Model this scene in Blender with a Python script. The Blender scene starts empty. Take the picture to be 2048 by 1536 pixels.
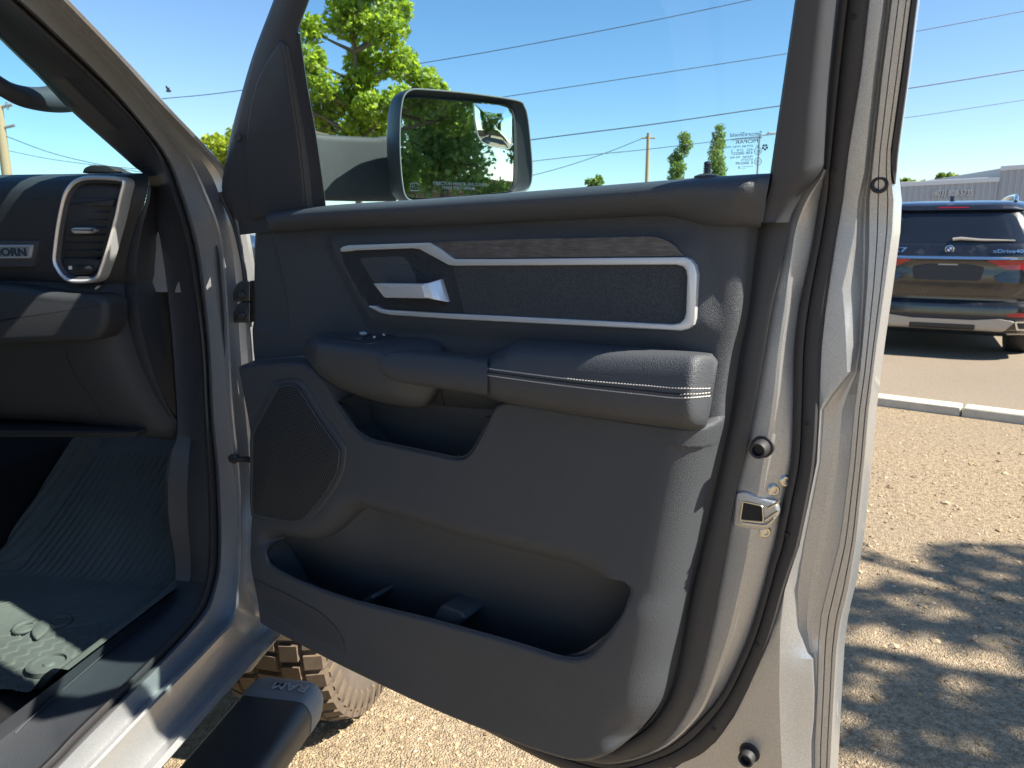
import bpy, bmesh, math, random
import numpy as np
from mathutils import Vector, geometry
random.seed(7); rng = np.random.default_rng(7)
SC = bpy.context.scene; COL = SC.collection

# ------------------------------------------------------------------ camera
F_PX, PITCH, CAM_Z = 1480.0, math.radians(11.7), 1.43          # focal length in pixels of the 2048 wide photo
cam_d = bpy.data.cameras.new('camera'); cam = bpy.data.objects.new('camera', cam_d); COL.objects.link(cam)
cam_d.sensor_width = 36.0; cam_d.lens = 36.0 * F_PX / 2048.0
cam_d.clip_start = 0.02; cam_d.clip_end = 900
cam.location = (0, 0, CAM_Z); cam.rotation_euler = (math.pi / 2 - PITCH, 0, 0)
cam_d.dof.use_dof = True; cam_d.dof.focus_distance = 1.2; cam_d.dof.aperture_fstop = 13.0
SC.camera = cam
# ------------------------------------------------------------------ world, sun, exposure
SUN = np.array([.8565, -.286, .95]); SUN /= np.linalg.norm(SUN)
w = bpy.data.worlds.new('World'); SC.world = w; w.use_nodes = True
nt = w.node_tree; bg = nt.nodes['Background']
sky = nt.nodes.new('ShaderNodeTexSky'); sky.sky_type = 'NISHITA'; sky.sun_disc = False
sky.sun_elevation = math.asin(SUN[2]); sky.sun_rotation = math.atan2(SUN[0], SUN[1])
sky.altitude = 300; sky.air_density = 1.0; sky.dust_density = 0.15; sky.ozone_density = 3.0
hs = nt.nodes.new('ShaderNodeHueSaturation'); hs.inputs['Saturation'].default_value = 1.12; nt.links.new(sky.outputs[0], hs.inputs['Color']); nt.links.new(hs.outputs[0], bg.inputs[0]); bg.inputs[1].default_value = 0.072
sl = bpy.data.lights.new('sun', 'SUN'); sl.energy = 5.0; sl.angle = math.radians(.55); sl.color = (1, .93, .80)
so = bpy.data.objects.new('sun', sl); COL.objects.link(so)
so.rotation_euler = Vector(SUN).to_track_quat('Z', 'Y').to_euler()
vs = SC.view_settings; vs.view_transform = 'Standard'; vs.look = 'None'; vs.exposure = 1.45; vs.gamma = 1
SC.cycles.max_bounces = 10; SC.cycles.transparent_max_bounces = 24

# ------------------------------------------------------------------ frames and tracing
A = lambda *x: np.array(x, float)
CAM = A(0, 0, CAM_Z)
_fw = A(0, math.cos(PITCH), -math.sin(PITCH)); _up = A(0, math.sin(PITCH), math.cos(PITCH)); _rt = A(1, 0, 0)
def ray(x, y): return _fw + _rt * (x - 1024) / F_PX + _up * (768 - y) / F_PX
UP = A(0, 0, 1)
HINGE = A(-.545, 1.5, 0)
_t = math.radians(10); TF = A(math.sin(_t), math.cos(_t), 0); TR = A(math.cos(_t), -math.sin(_t), 0)     # truck forward, right
_d = math.radians(56); DD = A(math.sin(_d), -math.cos(_d), 0); DN = A(-math.cos(_d), -math.sin(_d), 0)   # door: hinge to rear edge, inside normal
class Fr:
    def __init__(s, o, X, Y, Z): s.o, s.X, s.Y, s.Z = map(np.asarray, (o, X, Y, Z))
    def __call__(s, x, y, z=0.): return s.o + x * s.X + y * s.Y + z * s.Z
    def inv(s, P): q = P - s.o; return A(q @ s.X, q @ s.Y, q @ s.Z)
    def at(s, px, py, z=0., tilt=0., y0=0.):                    # local point where the sight line meets z + tilt*(y-y0)
        r = ray(px, py); n = s.Z - tilt * s.Y; d = z - tilt * y0
        k = (d - (CAM - s.o) @ n) / (r @ n); return s.inv(CAM + k * r)
DF = Fr(HINGE, DD, UP, DN)                  # door frame: u, v, w
XF = Fr(HINGE, TR, UP, -TF)                 # cross-car frame: a (right), z, rearward
SF = Fr(HINGE, -TF, UP, TR)                 # side frame: rearward, z, a
TK = Fr(HINGE, TR, TF, UP)                  # truck frame a, b, z
V0 = 1.45
def tr(pts, w=0., tilt=0., fr=None):
    fr = fr or DF; return np.array([fr.at(x, y, w, tilt, V0)[:2] for x, y in pts])
def t3(pts, w=0., tilt=0., fr=None):       # world points
    fr = fr or DF; return np.array([fr(*fr.at(x, y, w, tilt, V0)) for x, y in pts])
def tw(pts, w, tilt=0., fr=None):          # world points with a depth per point
    fr = fr or DF; return np.array([fr(*fr.at(x, y, q, tilt, V0)) for (x, y), q in zip(pts, w)])
def resample(P, n, closed=False):
    P = np.asarray(P, float)
    if closed: P = np.vstack([P, P[:1]])
    s = np.r_[0, np.cumsum(np.linalg.norm(np.diff(P, axis=0), axis=1))]
    t = np.linspace(0, s[-1], n + 1)[:-1] if closed else np.linspace(0, s[-1], n)
    return np.stack([np.interp(t, s, P[:, k]) for k in range(P.shape[1])], 1)
def cr(P, m=6, closed=False):              # Catmull-Rom through the points
    P = np.asarray(P, float); n = len(P)
    Q = np.vstack([P[-1:], P, P[:2]]) if closed else np.vstack([2 * P[0] - P[1], P, 2 * P[-1] - P[-2]])
    out = []
    for i in range(n if closed else n - 1):
        a, b, c, d = Q[i:i + 4]
        for k in range(m):
            t = k / m
            out.append(.5 * (2 * b + (c - a) * t + (2 * a - 5 * b + 4 * c - d) * t * t + (3 * b - a - 3 * c + d) * t ** 3))
    if not closed: out.append(P[-1])
    return np.array(out)
def fillet(P, r, n=5):                     # round the corners of a closed polygon
    P = np.asarray(P, float); out = []; N = len(P)
    rr = r if hasattr(r, '__len__') else [r] * N
    for i in range(N):
        p, a, b = P[i], P[i - 1], P[(i + 1) % N]
        da, db = a - p, b - p; la, lb = np.linalg.norm(da), np.linalg.norm(db)
        k = min(rr[i], .45 * la, .45 * lb)
        if k < 1e-6: out.append(p); continue
        s, e = p + da / la * k, p + db / lb * k
        for j in range(n + 1):
            t = j / n; out.append((1 - t) ** 2 * s + 2 * t * (1 - t) * p + t * t * e)
    return np.array(out)
# ------------------------------------------------------------------ objects
def root_of(o):
    while o.parent: o = o.parent
    return o
def mk(name, V, Fc, mat, parent=None, sharp=38, smooth=True, loc=None, mats=None, midx=None):
    V = np.asarray(V, float)
    off = np.array(root_of(parent).location) if parent else (np.asarray(loc, float) if loc is not None else np.zeros(3))
    me = bpy.data.meshes.new(name); me.from_pydata((V - off).tolist(), [], [list(map(int, f)) for f in Fc]); me.update()
    bm = bmesh.new(); bm.from_mesh(me); bmesh.ops.recalc_face_normals(bm, faces=bm.faces); bm.to_mesh(me); bm.free()
    if smooth:
        me.shade_smooth()
        if sharp < 180: me.set_sharp_from_angle(angle=math.radians(sharp))
    for m in (mats or [mat]): me.materials.append(m)
    if midx is not None: me.polygons.foreach_set('material_index', np.asarray(midx, dtype=np.int32))
    o = bpy.data.objects.new(name, me); COL.objects.link(o)
    if parent: o.parent = parent
    else: o.location = off
    return o
def empty(name, loc, label, cat, group=None):
    o = bpy.data.objects.new(name, None); o.location = loc; o.empty_display_size = .1; COL.objects.link(o)
    tag(o, label, cat, group); return o
def tag(o, label=None, cat=None, group=None, kind=None):
    for k, v in (('label', label), ('category', cat), ('group', group), ('kind', kind)):
        if v: o[k] = v
    return o
class MB:                                   # mesh collector
    def __init__(s): s.V, s.F, s.n = [], [], 0
    def add(s, V, Fc):
        V = np.asarray(V, float); s.V.append(V); s.F += [[i + s.n for i in f] for f in Fc]; s.n += len(V); return s
    def build(s, name, mat, parent=None, **k): return mk(name, np.vstack(s.V), s.F, mat, parent, **k)
def loft(rows, closed=False, flip=False):   # rows of equal length -> quads
    n = len(rows[0]); V = np.vstack(rows); Fc = []
    for i in range(len(rows) - 1):
        for j in range(n if closed else n - 1):
            k = (j + 1) % n; Fc.append((i * n + j, i * n + k, (i + 1) * n + k, (i + 1) * n + j))
    return V, Fc
def capped(rows):                           # closed rows with end caps
    V, Fc = loft(rows, True); n = len(rows[0]); m = len(rows)
    Fc += [list(range(n))[::-1], [(m - 1) * n + j for j in range(n)]]; return V, Fc
def area2(P): return .5 * np.sum(P[:, 0] * np.roll(P[:, 1], -1) - P[:, 1] * np.roll(P[:, 0], -1))
def inset(P, d):
    a = P - np.roll(P, 1, 0); b = np.roll(P, -1, 0) - P
    a /= np.linalg.norm(a, axis=1)[:, None] + 1e-12; b /= np.linalg.norm(b, axis=1)[:, None] + 1e-12
    na, nb = np.stack([-a[:, 1], a[:, 0]], 1), np.stack([-b[:, 1], b[:, 0]], 1)
    m = na + nb; L = np.sum(m * m, 1)[:, None]; m = np.where(L > .3, m * 2 / np.maximum(L, .3), na)
    return P + m * d
def prism(fr, P, z0, z1, bev=.003, seg=3, tilt=0., back=False, zf=None, fan=False):
    P = np.asarray(P, float)
    if area2(P) < 0: P = P[::-1]
    keep = np.linalg.norm(P - np.roll(P, 1, 0), axis=1) > 1e-5; P = P[keep]
    rings = [(P, z0)]
    if bev > 0:
        for k in range(seg + 1):
            t = k / seg * math.pi / 2; rings.append((inset(P, bev * (1 - math.cos(t))), z1 - bev + bev * math.sin(t)))
    else: rings.append((P, z1))
    g = lambda Q, z: np.array([fr(x, y, z + tilt * (y - V0) + (zf(x, y) if zf else 0)) for x, y in Q])
    rows = [g(Q, z) for Q, z in rings]
    V, Fc = loft(rows, True); n = len(P); m = len(rows)
    if fan: V = np.vstack([V, V[-n:].mean(0)]); Fc += [((m - 1) * n + j, (m - 1) * n + (j + 1) % n, m * n) for j in range(n)]
    else: Fc.append([(m - 1) * n + j for j in range(n)])
    if back: Fc.append(list(range(n))[::-1])
    return V, Fc
def tube(P, r, n=8, caps=True, sq=None):
    P = np.asarray(P, float); rows = []; T = np.gradient(P, axis=0); u = None
    for i, p in enumerate(P):
        t = T[i] / (np.linalg.norm(T[i]) + 1e-12)
        if u is None: u = np.cross(t, UP if abs(t[2]) < .9 else A(1, 0, 0))
        u = u - t * (u @ t); u /= np.linalg.norm(u); v = np.cross(t, u); ri = r[i] if hasattr(r, '__len__') else r
        rows.append([p + ri * (math.cos(2 * math.pi * k / n) * u + math.sin(2 * math.pi * k / n) * v) for k in range(n)])
    return capped(rows) if caps else loft(rows, True)
def lathe(fr, prof, n=24, x=0., y=0.):      # profile (radius, z) about the frame's z axis
    rows = [np.array([fr(x + r * math.cos(2 * math.pi * k / n), y + r * math.sin(2 * math.pi * k / n), z) for k in range(n)]) for r, z in prof]
    return capped(rows)
def box(fr, x0, x1, y0, y1, z0, z1, bev=0.):
    return prism(fr, [(x0, y0), (x1, y0), (x1, y1), (x0, y1)], z0, z1, bev, 2, back=True)
def sdf(P, Q, closed=True):                 # distance to polygon / polyline, negative inside
    P, Q = np.asarray(P), np.asarray(Q); a = Q if closed else Q[:-1]; b = np.roll(Q, -1, 0) if closed else Q[1:]
    best = np.full(len(P), 1e9); ins = np.zeros(len(P), bool)
    for p, q in zip(a, b):
        e = q - p; h = np.clip(((P - p) @ e) / (e @ e + 1e-15), 0, 1); best = np.minimum(best, np.linalg.norm(P - p - h[:, None] * e, axis=1))
        if closed:
            c = (p[1] > P[:, 1]) != (q[1] > P[:, 1])
            with np.errstate(divide='ignore', invalid='ignore'):
                ins ^= c & (P[:, 0] < (q[0] - p[0]) * (P[:, 1] - p[1]) / (q[1] - p[1]) + p[0])
    return np.where(ins, -best, best) if closed else best
def sm(x, a, b): t = np.clip((x - a) / (b - a), 0, 1); return t * t * (3 - 2 * t)
def coons(top, bot, lef, rig, nu, nv):      # top/bottom left->right, left/right top->bottom
    T, B, L, R_ = resample(top, nu), resample(bot, nu), resample(lef, nv), resample(rig, nv)
    s = np.linspace(0, 1, nu)[None, :, None]; t = np.linspace(0, 1, nv)[:, None, None]
    return (1 - t) * T[None] + t * B[None] + (1 - s) * L[:, None] + s * R_[:, None] - ((1 - s) * (1 - t) * T[0] + s * (1 - t) * T[-1] + (1 - s) * t * B[0] + s * t * B[-1])
def gridf(nu, nv): return [(j * nu + i, j * nu + i + 1, (j + 1) * nu + i + 1, (j + 1) * nu + i) for j in range(nv - 1) for i in range(nu - 1)]
def text(s, fr, x, y, z, size, ext=.0005, mirror=False, sx=1., align='LEFT', bold=0.):
    c = bpy.data.curves.new('t', 'FONT'); c.body = s; c.size = 1.; c.extrude = 0; c.align_x = align; c.offset = bold; c.resolution_u = 3
    o = bpy.data.objects.new('t', c); COL.objects.link(o); bpy.context.view_layer.update()
    me = bpy.data.meshes.new_from_object(o.evaluated_get(bpy.context.evaluated_depsgraph_get()))
    bm = bmesh.new(); bm.from_mesh(me); bmesh.ops.remove_doubles(bm, verts=bm.verts, dist=1e-4)
    r = bmesh.ops.extrude_face_region(bm, geom=bm.faces[:])
    top = {g for g in r['geom'] if isinstance(g, bmesh.types.BMVert)}
    bm.verts.index_update(); k = -1 if mirror else 1
    V = [fr(x + k * v.co.x * size * sx, y + v.co.y * size, z + (ext if v in top else 0)) for v in bm.verts]
    Fc = [[v.index for v in f.verts] for f in bm.faces]; bm.free()
    bpy.data.objects.remove(o); bpy.data.curves.remove(c); bpy.data.meshes.remove(me)
    return np.array(V), Fc
# ------------------------------------------------------------------ materials
class NT:
    def __init__(s, name):
        s.m = bpy.data.materials.new(name); s.m.use_nodes = True; s.t = s.m.node_tree; s.t.nodes.clear(); s.out = s.n('OutputMaterial')
    def n(s, t, **k):
        nd = s.t.nodes.new('ShaderNode' + t)
        for a, b in k.items():
            if a[0] == 'i' and a[1:].isdigit(): nd.inputs[int(a[1:])].default_value = b
            elif hasattr(nd, a): setattr(nd, a, b)
            else: nd.inputs[a.replace('_', ' ')].default_value = b
        return nd
    def l(s, a, b): s.t.links.new(a, b)
    def ramp(s, fac, stops, interp='LINEAR'):
        r = s.n('ValToRGB'); e = r.color_ramp; e.interpolation = interp
        while len(e.elements) < len(stops): e.elements.new(.5)
        for q, (p, c) in zip(e.elements, stops): q.position = p; q.color = (*c, 1) if hasattr(c, '__len__') else (c, c, c, 1)
        s.l(fac, r.inputs[0]); return r.outputs[0]
    def math(s, op, a, b=0., clamp=False):
        m = s.n('Math', operation=op, use_clamp=clamp)
        for i, v in enumerate((a, b)):
            if hasattr(v, 'is_output'): s.l(v, m.inputs[i])
            else: m.inputs[i].default_value = v
        return m.outputs[0]
    def mix(s, fac, a, b):
        m = s.n('Mix', data_type='RGBA')
        for sock, v in ((m.inputs[0], fac), (m.inputs[6], a), (m.inputs[7], b)):
            if hasattr(v, 'is_output'): s.l(v, sock)
            else: sock.default_value = (*v, 1) if hasattr(v, '__len__') else v
        return m.outputs[2]
def principled(s, col, rough, metal=0., spec=.5, coat=0., bump=None, bstr=.3, bdist=.001):
    p = s.n('BsdfPrincipled')
    for nm, v in (('Base Color', col), ('Roughness', rough), ('Metallic', metal), ('Specular IOR Level', spec), ('Coat Weight', coat)):
        if hasattr(v, 'is_output'): s.l(v, p.inputs[nm])
        else: p.inputs[nm].default_value = (*v, 1) if hasattr(v, '__len__') else v
    p.inputs['Coat Roughness'].default_value = .06
    if bump is not None:
        b = s.n('Bump', Strength=bstr, Distance=bdist); s.l(bump, b.inputs['Height']); s.l(b.outputs[0], p.inputs['Normal'])
    s.l(p.outputs[0], s.out.inputs[0]); return p
def grain(name, col, rough=.5, scale=450., bstr=.35, var=.12, spec=.45, dust=0., bd=.0009):      # moulded plastic / leather
    s = NT(name); tc = s.n('TexCoord').outputs['Object']
    v0 = s.n('TexVoronoi', feature='DISTANCE_TO_EDGE', Scale=scale); s.l(tc, v0.inputs[0]); vv = s.ramp(v0.outputs[0], [(.0, 0.), (.16, .8), (.4, 1.)])
    n1 = s.n('TexNoise', Scale=scale * 2.2, Detail=2.); s.l(tc, n1.inputs[0])
    n2 = s.n('TexNoise', Scale=9., Detail=5., Roughness=.65); s.l(tc, n2.inputs[0])
    h = s.math('ADD', s.math('MULTIPLY', vv, .7), s.math('MULTIPLY', n1.outputs[0], .6))
    d = tuple(min(1, c * (1 + var)) for c in col); e = tuple(c * (1 - var) for c in col)
    c = s.mix(n2.outputs[0], e, d)
    r = s.math('ADD', s.math('MULTIPLY', n2.outputs[0], .12), rough - .06)
    if dust:
        n3 = s.n('TexNoise', Scale=260., Detail=6., Roughness=.75); s.l(tc, n3.inputs[0])
        f = s.ramp(n3.outputs[0], [(.62, 0.), (.74, dust)]); c = s.mix(f, c, (.42, .37, .30))
    principled(s, c, r, spec=spec, bump=h, bstr=bstr, bdist=bd); return s.m
def paint(name, col, metal=.72, rough=.33, coat=.7, flake=.35, scale=1500.):
    s = NT(name); tc = s.n('TexCoord').outputs['Object']
    n = s.n('TexNoise', Scale=scale, Detail=1.); s.l(tc, n.inputs[0])
    n2 = s.n('TexNoise', Scale=7., Detail=6., Roughness=.7); s.l(tc, n2.inputs[0])
    f = s.ramp(n.outputs[0], [(.35, 0.), (.7, 1.)])
    c = s.mix(f, tuple(x * .72 for x in col), tuple(min(1, x * 1.35) for x in col))
    c = s.mix(s.ramp(n2.outputs[0], [(.55, 0.), (.8, .16)]), c, (.40, .38, .34))
    r = s.math('ADD', s.math('MULTIPLY', n2.outputs[0], .25), rough - .1)
    principled(s, c, r, metal, coat=coat, bump=n.outputs[0], bstr=flake, bdist=.0006); return s.m
def plain(name, col, rough=.5, metal=0., spec=.5, coat=0., nscale=60., var=.15, bstr=.1, bd=.0006):
    s = NT(name); tc = s.n('TexCoord').outputs['Object']
    n = s.n('TexNoise', Scale=nscale, Detail=5., Roughness=.65); s.l(tc, n.inputs[0])
    c = s.mix(n.outputs[0], tuple(x * (1 - var) for x in col), tuple(min(1, x * (1 + var)) for x in col))
    principled(s, c, s.math('ADD', s.math('MULTIPLY', n.outputs[0], .16), rough - .08), metal, spec, coat, n.outputs[0], bstr, bd); return s.m
def glass(name, tint, refl=1., rough=0.):
    s = NT(name); t = s.n('BsdfTransparent'); t.inputs[0].default_value = (*tint, 1)
    g = s.n('BsdfGlossy'); g.inputs[0].default_value = (1, 1, 1, 1); g.inputs['Roughness'].default_value = rough
    f = s.n('LayerWeight'); k = s.math('ADD', s.math('MULTIPLY', s.math('POWER', f.outputs['Facing'], 5.), .9), .022); m = s.n('MixShader'); s.l(s.math('MULTIPLY', k, refl, True), m.inputs[0])
    s.l(t.outputs[0], m.inputs[1]); s.l(g.outputs[0], m.inputs[2]); s.l(m.outputs[0], s.out.inputs[0]); return s.m
def leafmat(name, a, b, trans=.45):
    s = NT(name); r = s.n('NewGeometry').outputs['Random Per Island']; c = s.mix(r, a, b)
    d = s.n('BsdfDiffuse'); t = s.n('BsdfTranslucent'); s.l(c, d.inputs[0]); c2 = s.mix(r, tuple(min(1, x * 1.6) for x in a), tuple(min(1, x * 1.7) for x in b)); s.l(c2, t.inputs[0])
    g = s.n('BsdfGlossy'); g.inputs['Roughness'].default_value = .45; g.inputs[0].default_value = (.5, .5, .5, 1)
    m = s.n('MixShader', i0=trans); s.l(d.outputs[0], m.inputs[1]); s.l(t.outputs[0], m.inputs[2])
    m2 = s.n('MixShader', i0=.06); s.l(m.outputs[0], m2.inputs[1]); s.l(g.outputs[0], m2.inputs[2]); s.l(m2.outputs[0], s.out.inputs[0]); return s.m
M = {}
M['trim'] = grain('black_trim_plastic', (.052, .058, .067), .52, 520., .35, bd=.0005)
M['trim_soft'] = grain('soft_black_leatherette', (.054, .060, .069), .54, 430., .6, dust=.05, bd=.0009)
M['leather'] = grain('padded_black_leather', (.056, .061, .070), .50, 340., .6, bd=.0008)
M['frame_plastic'] = grain('smooth_dark_plastic', (.038, .041, .049), .52, 800., .15, bd=.0005)
M['edge_plastic'] = grain('brown_black_border_plastic', (.040, .041, .044), .54, 600., .2, bd=.0005)
M['dash'] = grain('dash_black_vinyl', (.036, .039, .044), .52, 380., .5, bd=.0008)
M['rubber'] = plain('black_rubber', (.022, .022, .024), .62, nscale=140.)
M['seal'] = plain('black_door_seal', (.030, .029, .031), .58, nscale=90.)
M['silver'] = paint('silver_metallic_paint', (.44, .45, .46), .65, .32)
M['alu'] = plain('brushed_satin_metal', (.72, .73, .74), .36, .55, nscale=300., var=.06, bstr=.04)
M['dark_metal'] = plain('dark_hinge_metal', (.10, .10, .105), .4, .8)
M['bright_steel'] = plain('bright_zinc_steel', (.7, .66, .55), .3, 1.)
M['blackhole'] = plain('recess_black', (.008, .008, .009), .7)
M['glass'] = glass('teal_tinted_glass', (.72, .91, .94))
M['windshield'] = glass('green_windshield_glass', (.66, .89, .91), .6)
s = NT('mirror_silvering'); g = s.n('BsdfGlossy'); g.inputs[0].default_value = (.80, .86, .88, 1); g.inputs['Roughness'].default_value = .01; s.l(g.outputs[0], s.out.inputs[0]); M['mirror'] = s.m
M['ink'] = plain('dark_blue_grey_ink', (.03, .05, .07), .7)
M['white_ink'] = plain('white_print', (.75, .75, .75), .6)
M['thread'] = plain('grey_thread', (.55, .53, .50), .8)
# ================================================================== SETTING
def struct(name, V, Fc, mat, **k): return tag(mk(name, V, Fc, mat, None, **k), kind='structure')
s = NT('tan_gravel_ground'); tc = s.n('TexCoord').outputs['Object']
n1 = s.n('TexNoise', Scale=.9, Detail=7., Roughness=.62); n2 = s.n('TexNoise', Scale=34., Detail=8., Roughness=.72); v1 = s.n('TexVoronoi', Scale=170.); v2 = s.n('TexVoronoi', Scale=28., feature='F1')
for n in (n1, n2, v1, v2): s.l(tc, n.inputs[0])
c = s.ramp(n2.outputs[0], [(.3, (.16, .115, .072)), (.5, (.335, .258, .168)), (.68, (.47, .375, .255))])
c = s.mix(s.ramp(n1.outputs[0], [(.42, 0.), (.62, .7)]), c, s.mix(n2.outputs[0], (.22, .165, .105), (.40, .325, .235)))
sp = s.n('SeparateColor'); s.l(v1.outputs[1], sp.inputs[0]); st_ = s.ramp(sp.outputs[0], [(0., .6), (.6, .9), (1., 1.2)]); m_ = s.n('Mix', data_type='RGBA', blend_type='MULTIPLY', i0=.75); s.l(c, m_.inputs[6]); s.l(st_, m_.inputs[7])
h = s.math('ADD', s.math('MULTIPLY', n2.outputs[0], .8), s.math('SUBTRACT', 1., v1.outputs[0])); h = s.math('ADD', h, s.math('MULTIPLY', v2.outputs[0], -.5))
principled(s, m_.outputs[2], .95, spec=.2, bump=h, bstr=.8, bdist=.009); M['gravel'] = s.m
def sheet(name, poly, z, mat): V = [(x, y, z) for x, y in poly]; return struct(name, V, [list(range(len(V)))], mat, smooth=False)
sheet('ground', [(-400, -400), (400, -400), (400, 400), (-400, 400)], 0, M['gravel'])
s = NT('worn_tan_asphalt'); tc = s.n('TexCoord').outputs['Object']; n1 = s.n('TexNoise', Scale=.5, Detail=6.); n2 = s.n('TexNoise', Scale=60., Detail=6., Roughness=.75); s.l(tc, n1.inputs[0]); s.l(tc, n2.inputs[0])
c = s.mix(n1.outputs[0], (.19, .155, .115), (.29, .235, .175)); c = s.mix(s.ramp(n2.outputs[0], [(.4, 0.), (.65, .6)]), c, (.11, .09, .07)); principled(s, c, .9, spec=.25, bump=n2.outputs[0], bstr=.5, bdist=.006); M['asphalt'] = s.m
KD = A(.795, -.607); KP = A(3.04, 6.04); KN = A(.607, .795)
ka, kb_ = KP - KD * 40, KP + KD * 12
sheet('parking_lot', [tuple(ka), tuple(kb_), tuple(kb_ + KN * 90), tuple(ka + KN * 120)], .004, M['asphalt'])
# ---- kerb edging: one thing per concrete length
M['kerb'] = plain('pale_concrete_kerb', (.50, .45, .36), .9, nscale=18., var=.22, bstr=.4, bd=.004)
KF = Fr(A(KP[0], KP[1], 0), A(KD[0], KD[1], 0), A(KN[0], KN[1], 0), UP)
seg = [(-9.2, -6.2), (-6.19, -3.1), (-3.09, -.2), (-.19, .62), (.63, 3.2), (3.21, 6.2)]
klab = ['kerb length hidden farthest behind the open truck door', 'kerb length behind the open truck door', 'kerb length just left of the door edge', 'short pale concrete kerb length next to the open door edge', 'pale concrete kerb length with a joint, running out at the right of the photo', 'kerb length outside the right of the photo']
for (a, b), L in list(zip(seg, klab))[3:5]:
    V, Fc = prism(KF, [(a + .004, -.02), (b - .004, -.02), (b - .004, .16), (a + .004, .16)], -.05, .075, .02, 3); tag(mk('kerb', V, Fc, M['kerb'], None, sharp=40, loc=KF((a + b) / 2, .07, 0)), L, 'kerb', 'kerb lengths along the lot')
for (a, b) in (seg[2], seg[5]):
    V, Fc = prism(KF, [(a + .004, -.02), (b - .004, -.02), (b - .004, .16), (a + .004, .16)], -.05, .075, .02, 3); tag(mk('kerb', V, Fc, M['kerb'], None, sharp=40, loc=KF((a + b) / 2, .07, 0)), 'pale concrete kerb length hidden by the door or outside the photo', 'kerb', 'kerb lengths along the lot')
# ---- loose stones
def blob(r, sq=.6):
    ph = [(0, 0, 1)] + [(math.cos(k), math.sin(k), .35) for k in np.arange(5) * 1.2566] + [(math.cos(k + .6), math.sin(k + .6), -.4) for k in np.arange(5) * 1.2566]
    P = np.array(ph) * r; P += rng.normal(0, .16 * r, P.shape); P[:, 2] *= sq; P[:, :2] *= rng.uniform(.7, 1.3, 2); a = rng.uniform(0, 6.3); c_, s_ = math.cos(a), math.sin(a); P[:, :2] = P[:, :2] @ np.array([[c_, -s_], [s_, c_]])
    Fc = [(0, 1 + i, 1 + (i + 1) % 5) for i in range(5)] + [(1 + i, 6 + i, 1 + (i + 1) % 5) for i in range(5)] + [(1 + (i + 1) % 5, 6 + i, 6 + (i + 1) % 5) for i in range(5)]
    return P, Fc
s = NT('mixed_gravel_stones'); r = s.n('NewGeometry').outputs['Random Per Island']; c = s.ramp(r, [(0, (.16, .115, .07)), (.4, (.34, .25, .15)), (.75, (.42, .32, .20)), (.95, (.42, .34, .24)), (1., (.50, .43, .33))]); tc = s.n('TexCoord').outputs['Object']; n = s.n('TexNoise', Scale=300.); s.l(tc, n.inputs[0]); principled(s, c, .9, spec=.25, bump=n.outputs[0], bstr=.5, bdist=.002); M['stone'] = s.m
mb = MB()
def scatter(n, xr_, yr_, r0, r1):
    for _ in range(n):
        x, y = rng.uniform(*xr_), rng.uniform(*yr_)
        if (A(x, y) - KP) @ KN > -.05: continue
        r = r0 + (r1 - r0) * rng.random() ** 3.5; P, Fc = blob(r); mb.add(P + A(x, y, r * .12), Fc)
scatter(15000, (.9, 4.2), (1.4, 6.2), .002, .009); scatter(8000, (-.7, 1.0), (1.0, 2.4), .0018, .007); scatter(500, (.9, 3.4), (1.5, 5.0), .007, .020); scatter(60, (-.6, .9), (1.15, 2.3), .006, .012)
g = mb.build('gravel', M['stone'], None, smooth=False); tag(g, 'loose gravel stones strewn over the tan ground', 'gravel', None, 'stuff')
# ---- building across the lot
M['siding'] = plain('grey_ribbed_steel_siding', (.36, .38, .40), .55, nscale=2., var=.06); M['siding_trim'] = plain('pale_roof_edge', (.60, .62, .64), .5)
DB = 42.0
def atd(px, py, d): r = ray(px, py); return CAM + r * (d / r[1])
def wx(px, d): return atd(px, 400, d)[0]
def wz(py, d): return atd(1980, py, d)[2]
bl = empty('commercial_building', (wx(1980, DB), DB, 0), 'low grey ribbed metal building across the lot with a phone number on its wall', 'building')
pw = [(wx(1730, DB + 2), DB + 2.2), (wx(1993, DB), DB), (wx(2300, DB - 3), DB - 3)]
h1, h1b, h2 = wz(369, DB + 2), wz(355, DB), wz(333, DB)
def ribwall(p, q, za, zb, nm, step=.30):
    p, q = A(*p, 0), A(*q, 0); L = np.linalg.norm(q - p); d = (q - p) / L; nn = np.cross(d, UP); n = int(L / step); V = []; 
    for i in range(n + 1):
        for k, o in ((0., 0), (.40, 0), (.5, .045), (.86, .045)):
            t = min(1, (i + k) / n); P = p + d * L * t + nn * o; z1 = za + (zb - za) * t; V += [P, P + A(0, 0, z1)]
    m_ = len(V) // 2; Fc = [(2 * i, 2 * i + 2, 2 * i + 3, 2 * i + 1) for i in range(m_ - 1)]; mk(nm, V, Fc, M['siding'], bl, smooth=False)
    fr = Fr(p, d, UP, nn); mk('roof_edge', *prism(fr, [(0, za - .22), (L, zb - .22), (L, zb + .03), (0, za + .03)], .05, .09, .01, 1, back=True), M['siding_trim'], bl)
ribwall(pw[0], pw[1], h1, h1b, 'wall'); ribwall(pw[1], pw[2], h2, h2 + .25, 'wall')
b_ = [A(*pw[0], 0), A(*pw[1], 0), A(*pw[2], 0)]
V = [b_[0], b_[1], b_[1] + A(2, 14, 0), b_[0] + A(2, 14, 0)]; V = V + [v + A(0, 0, h1b - .25) for v in V]; mk('building_core', V, [(4, 5, 6, 7), (0, 3, 7, 4), (2, 3, 7, 6), (1, 2, 6, 5)], M['siding'], bl, smooth=False)
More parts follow.
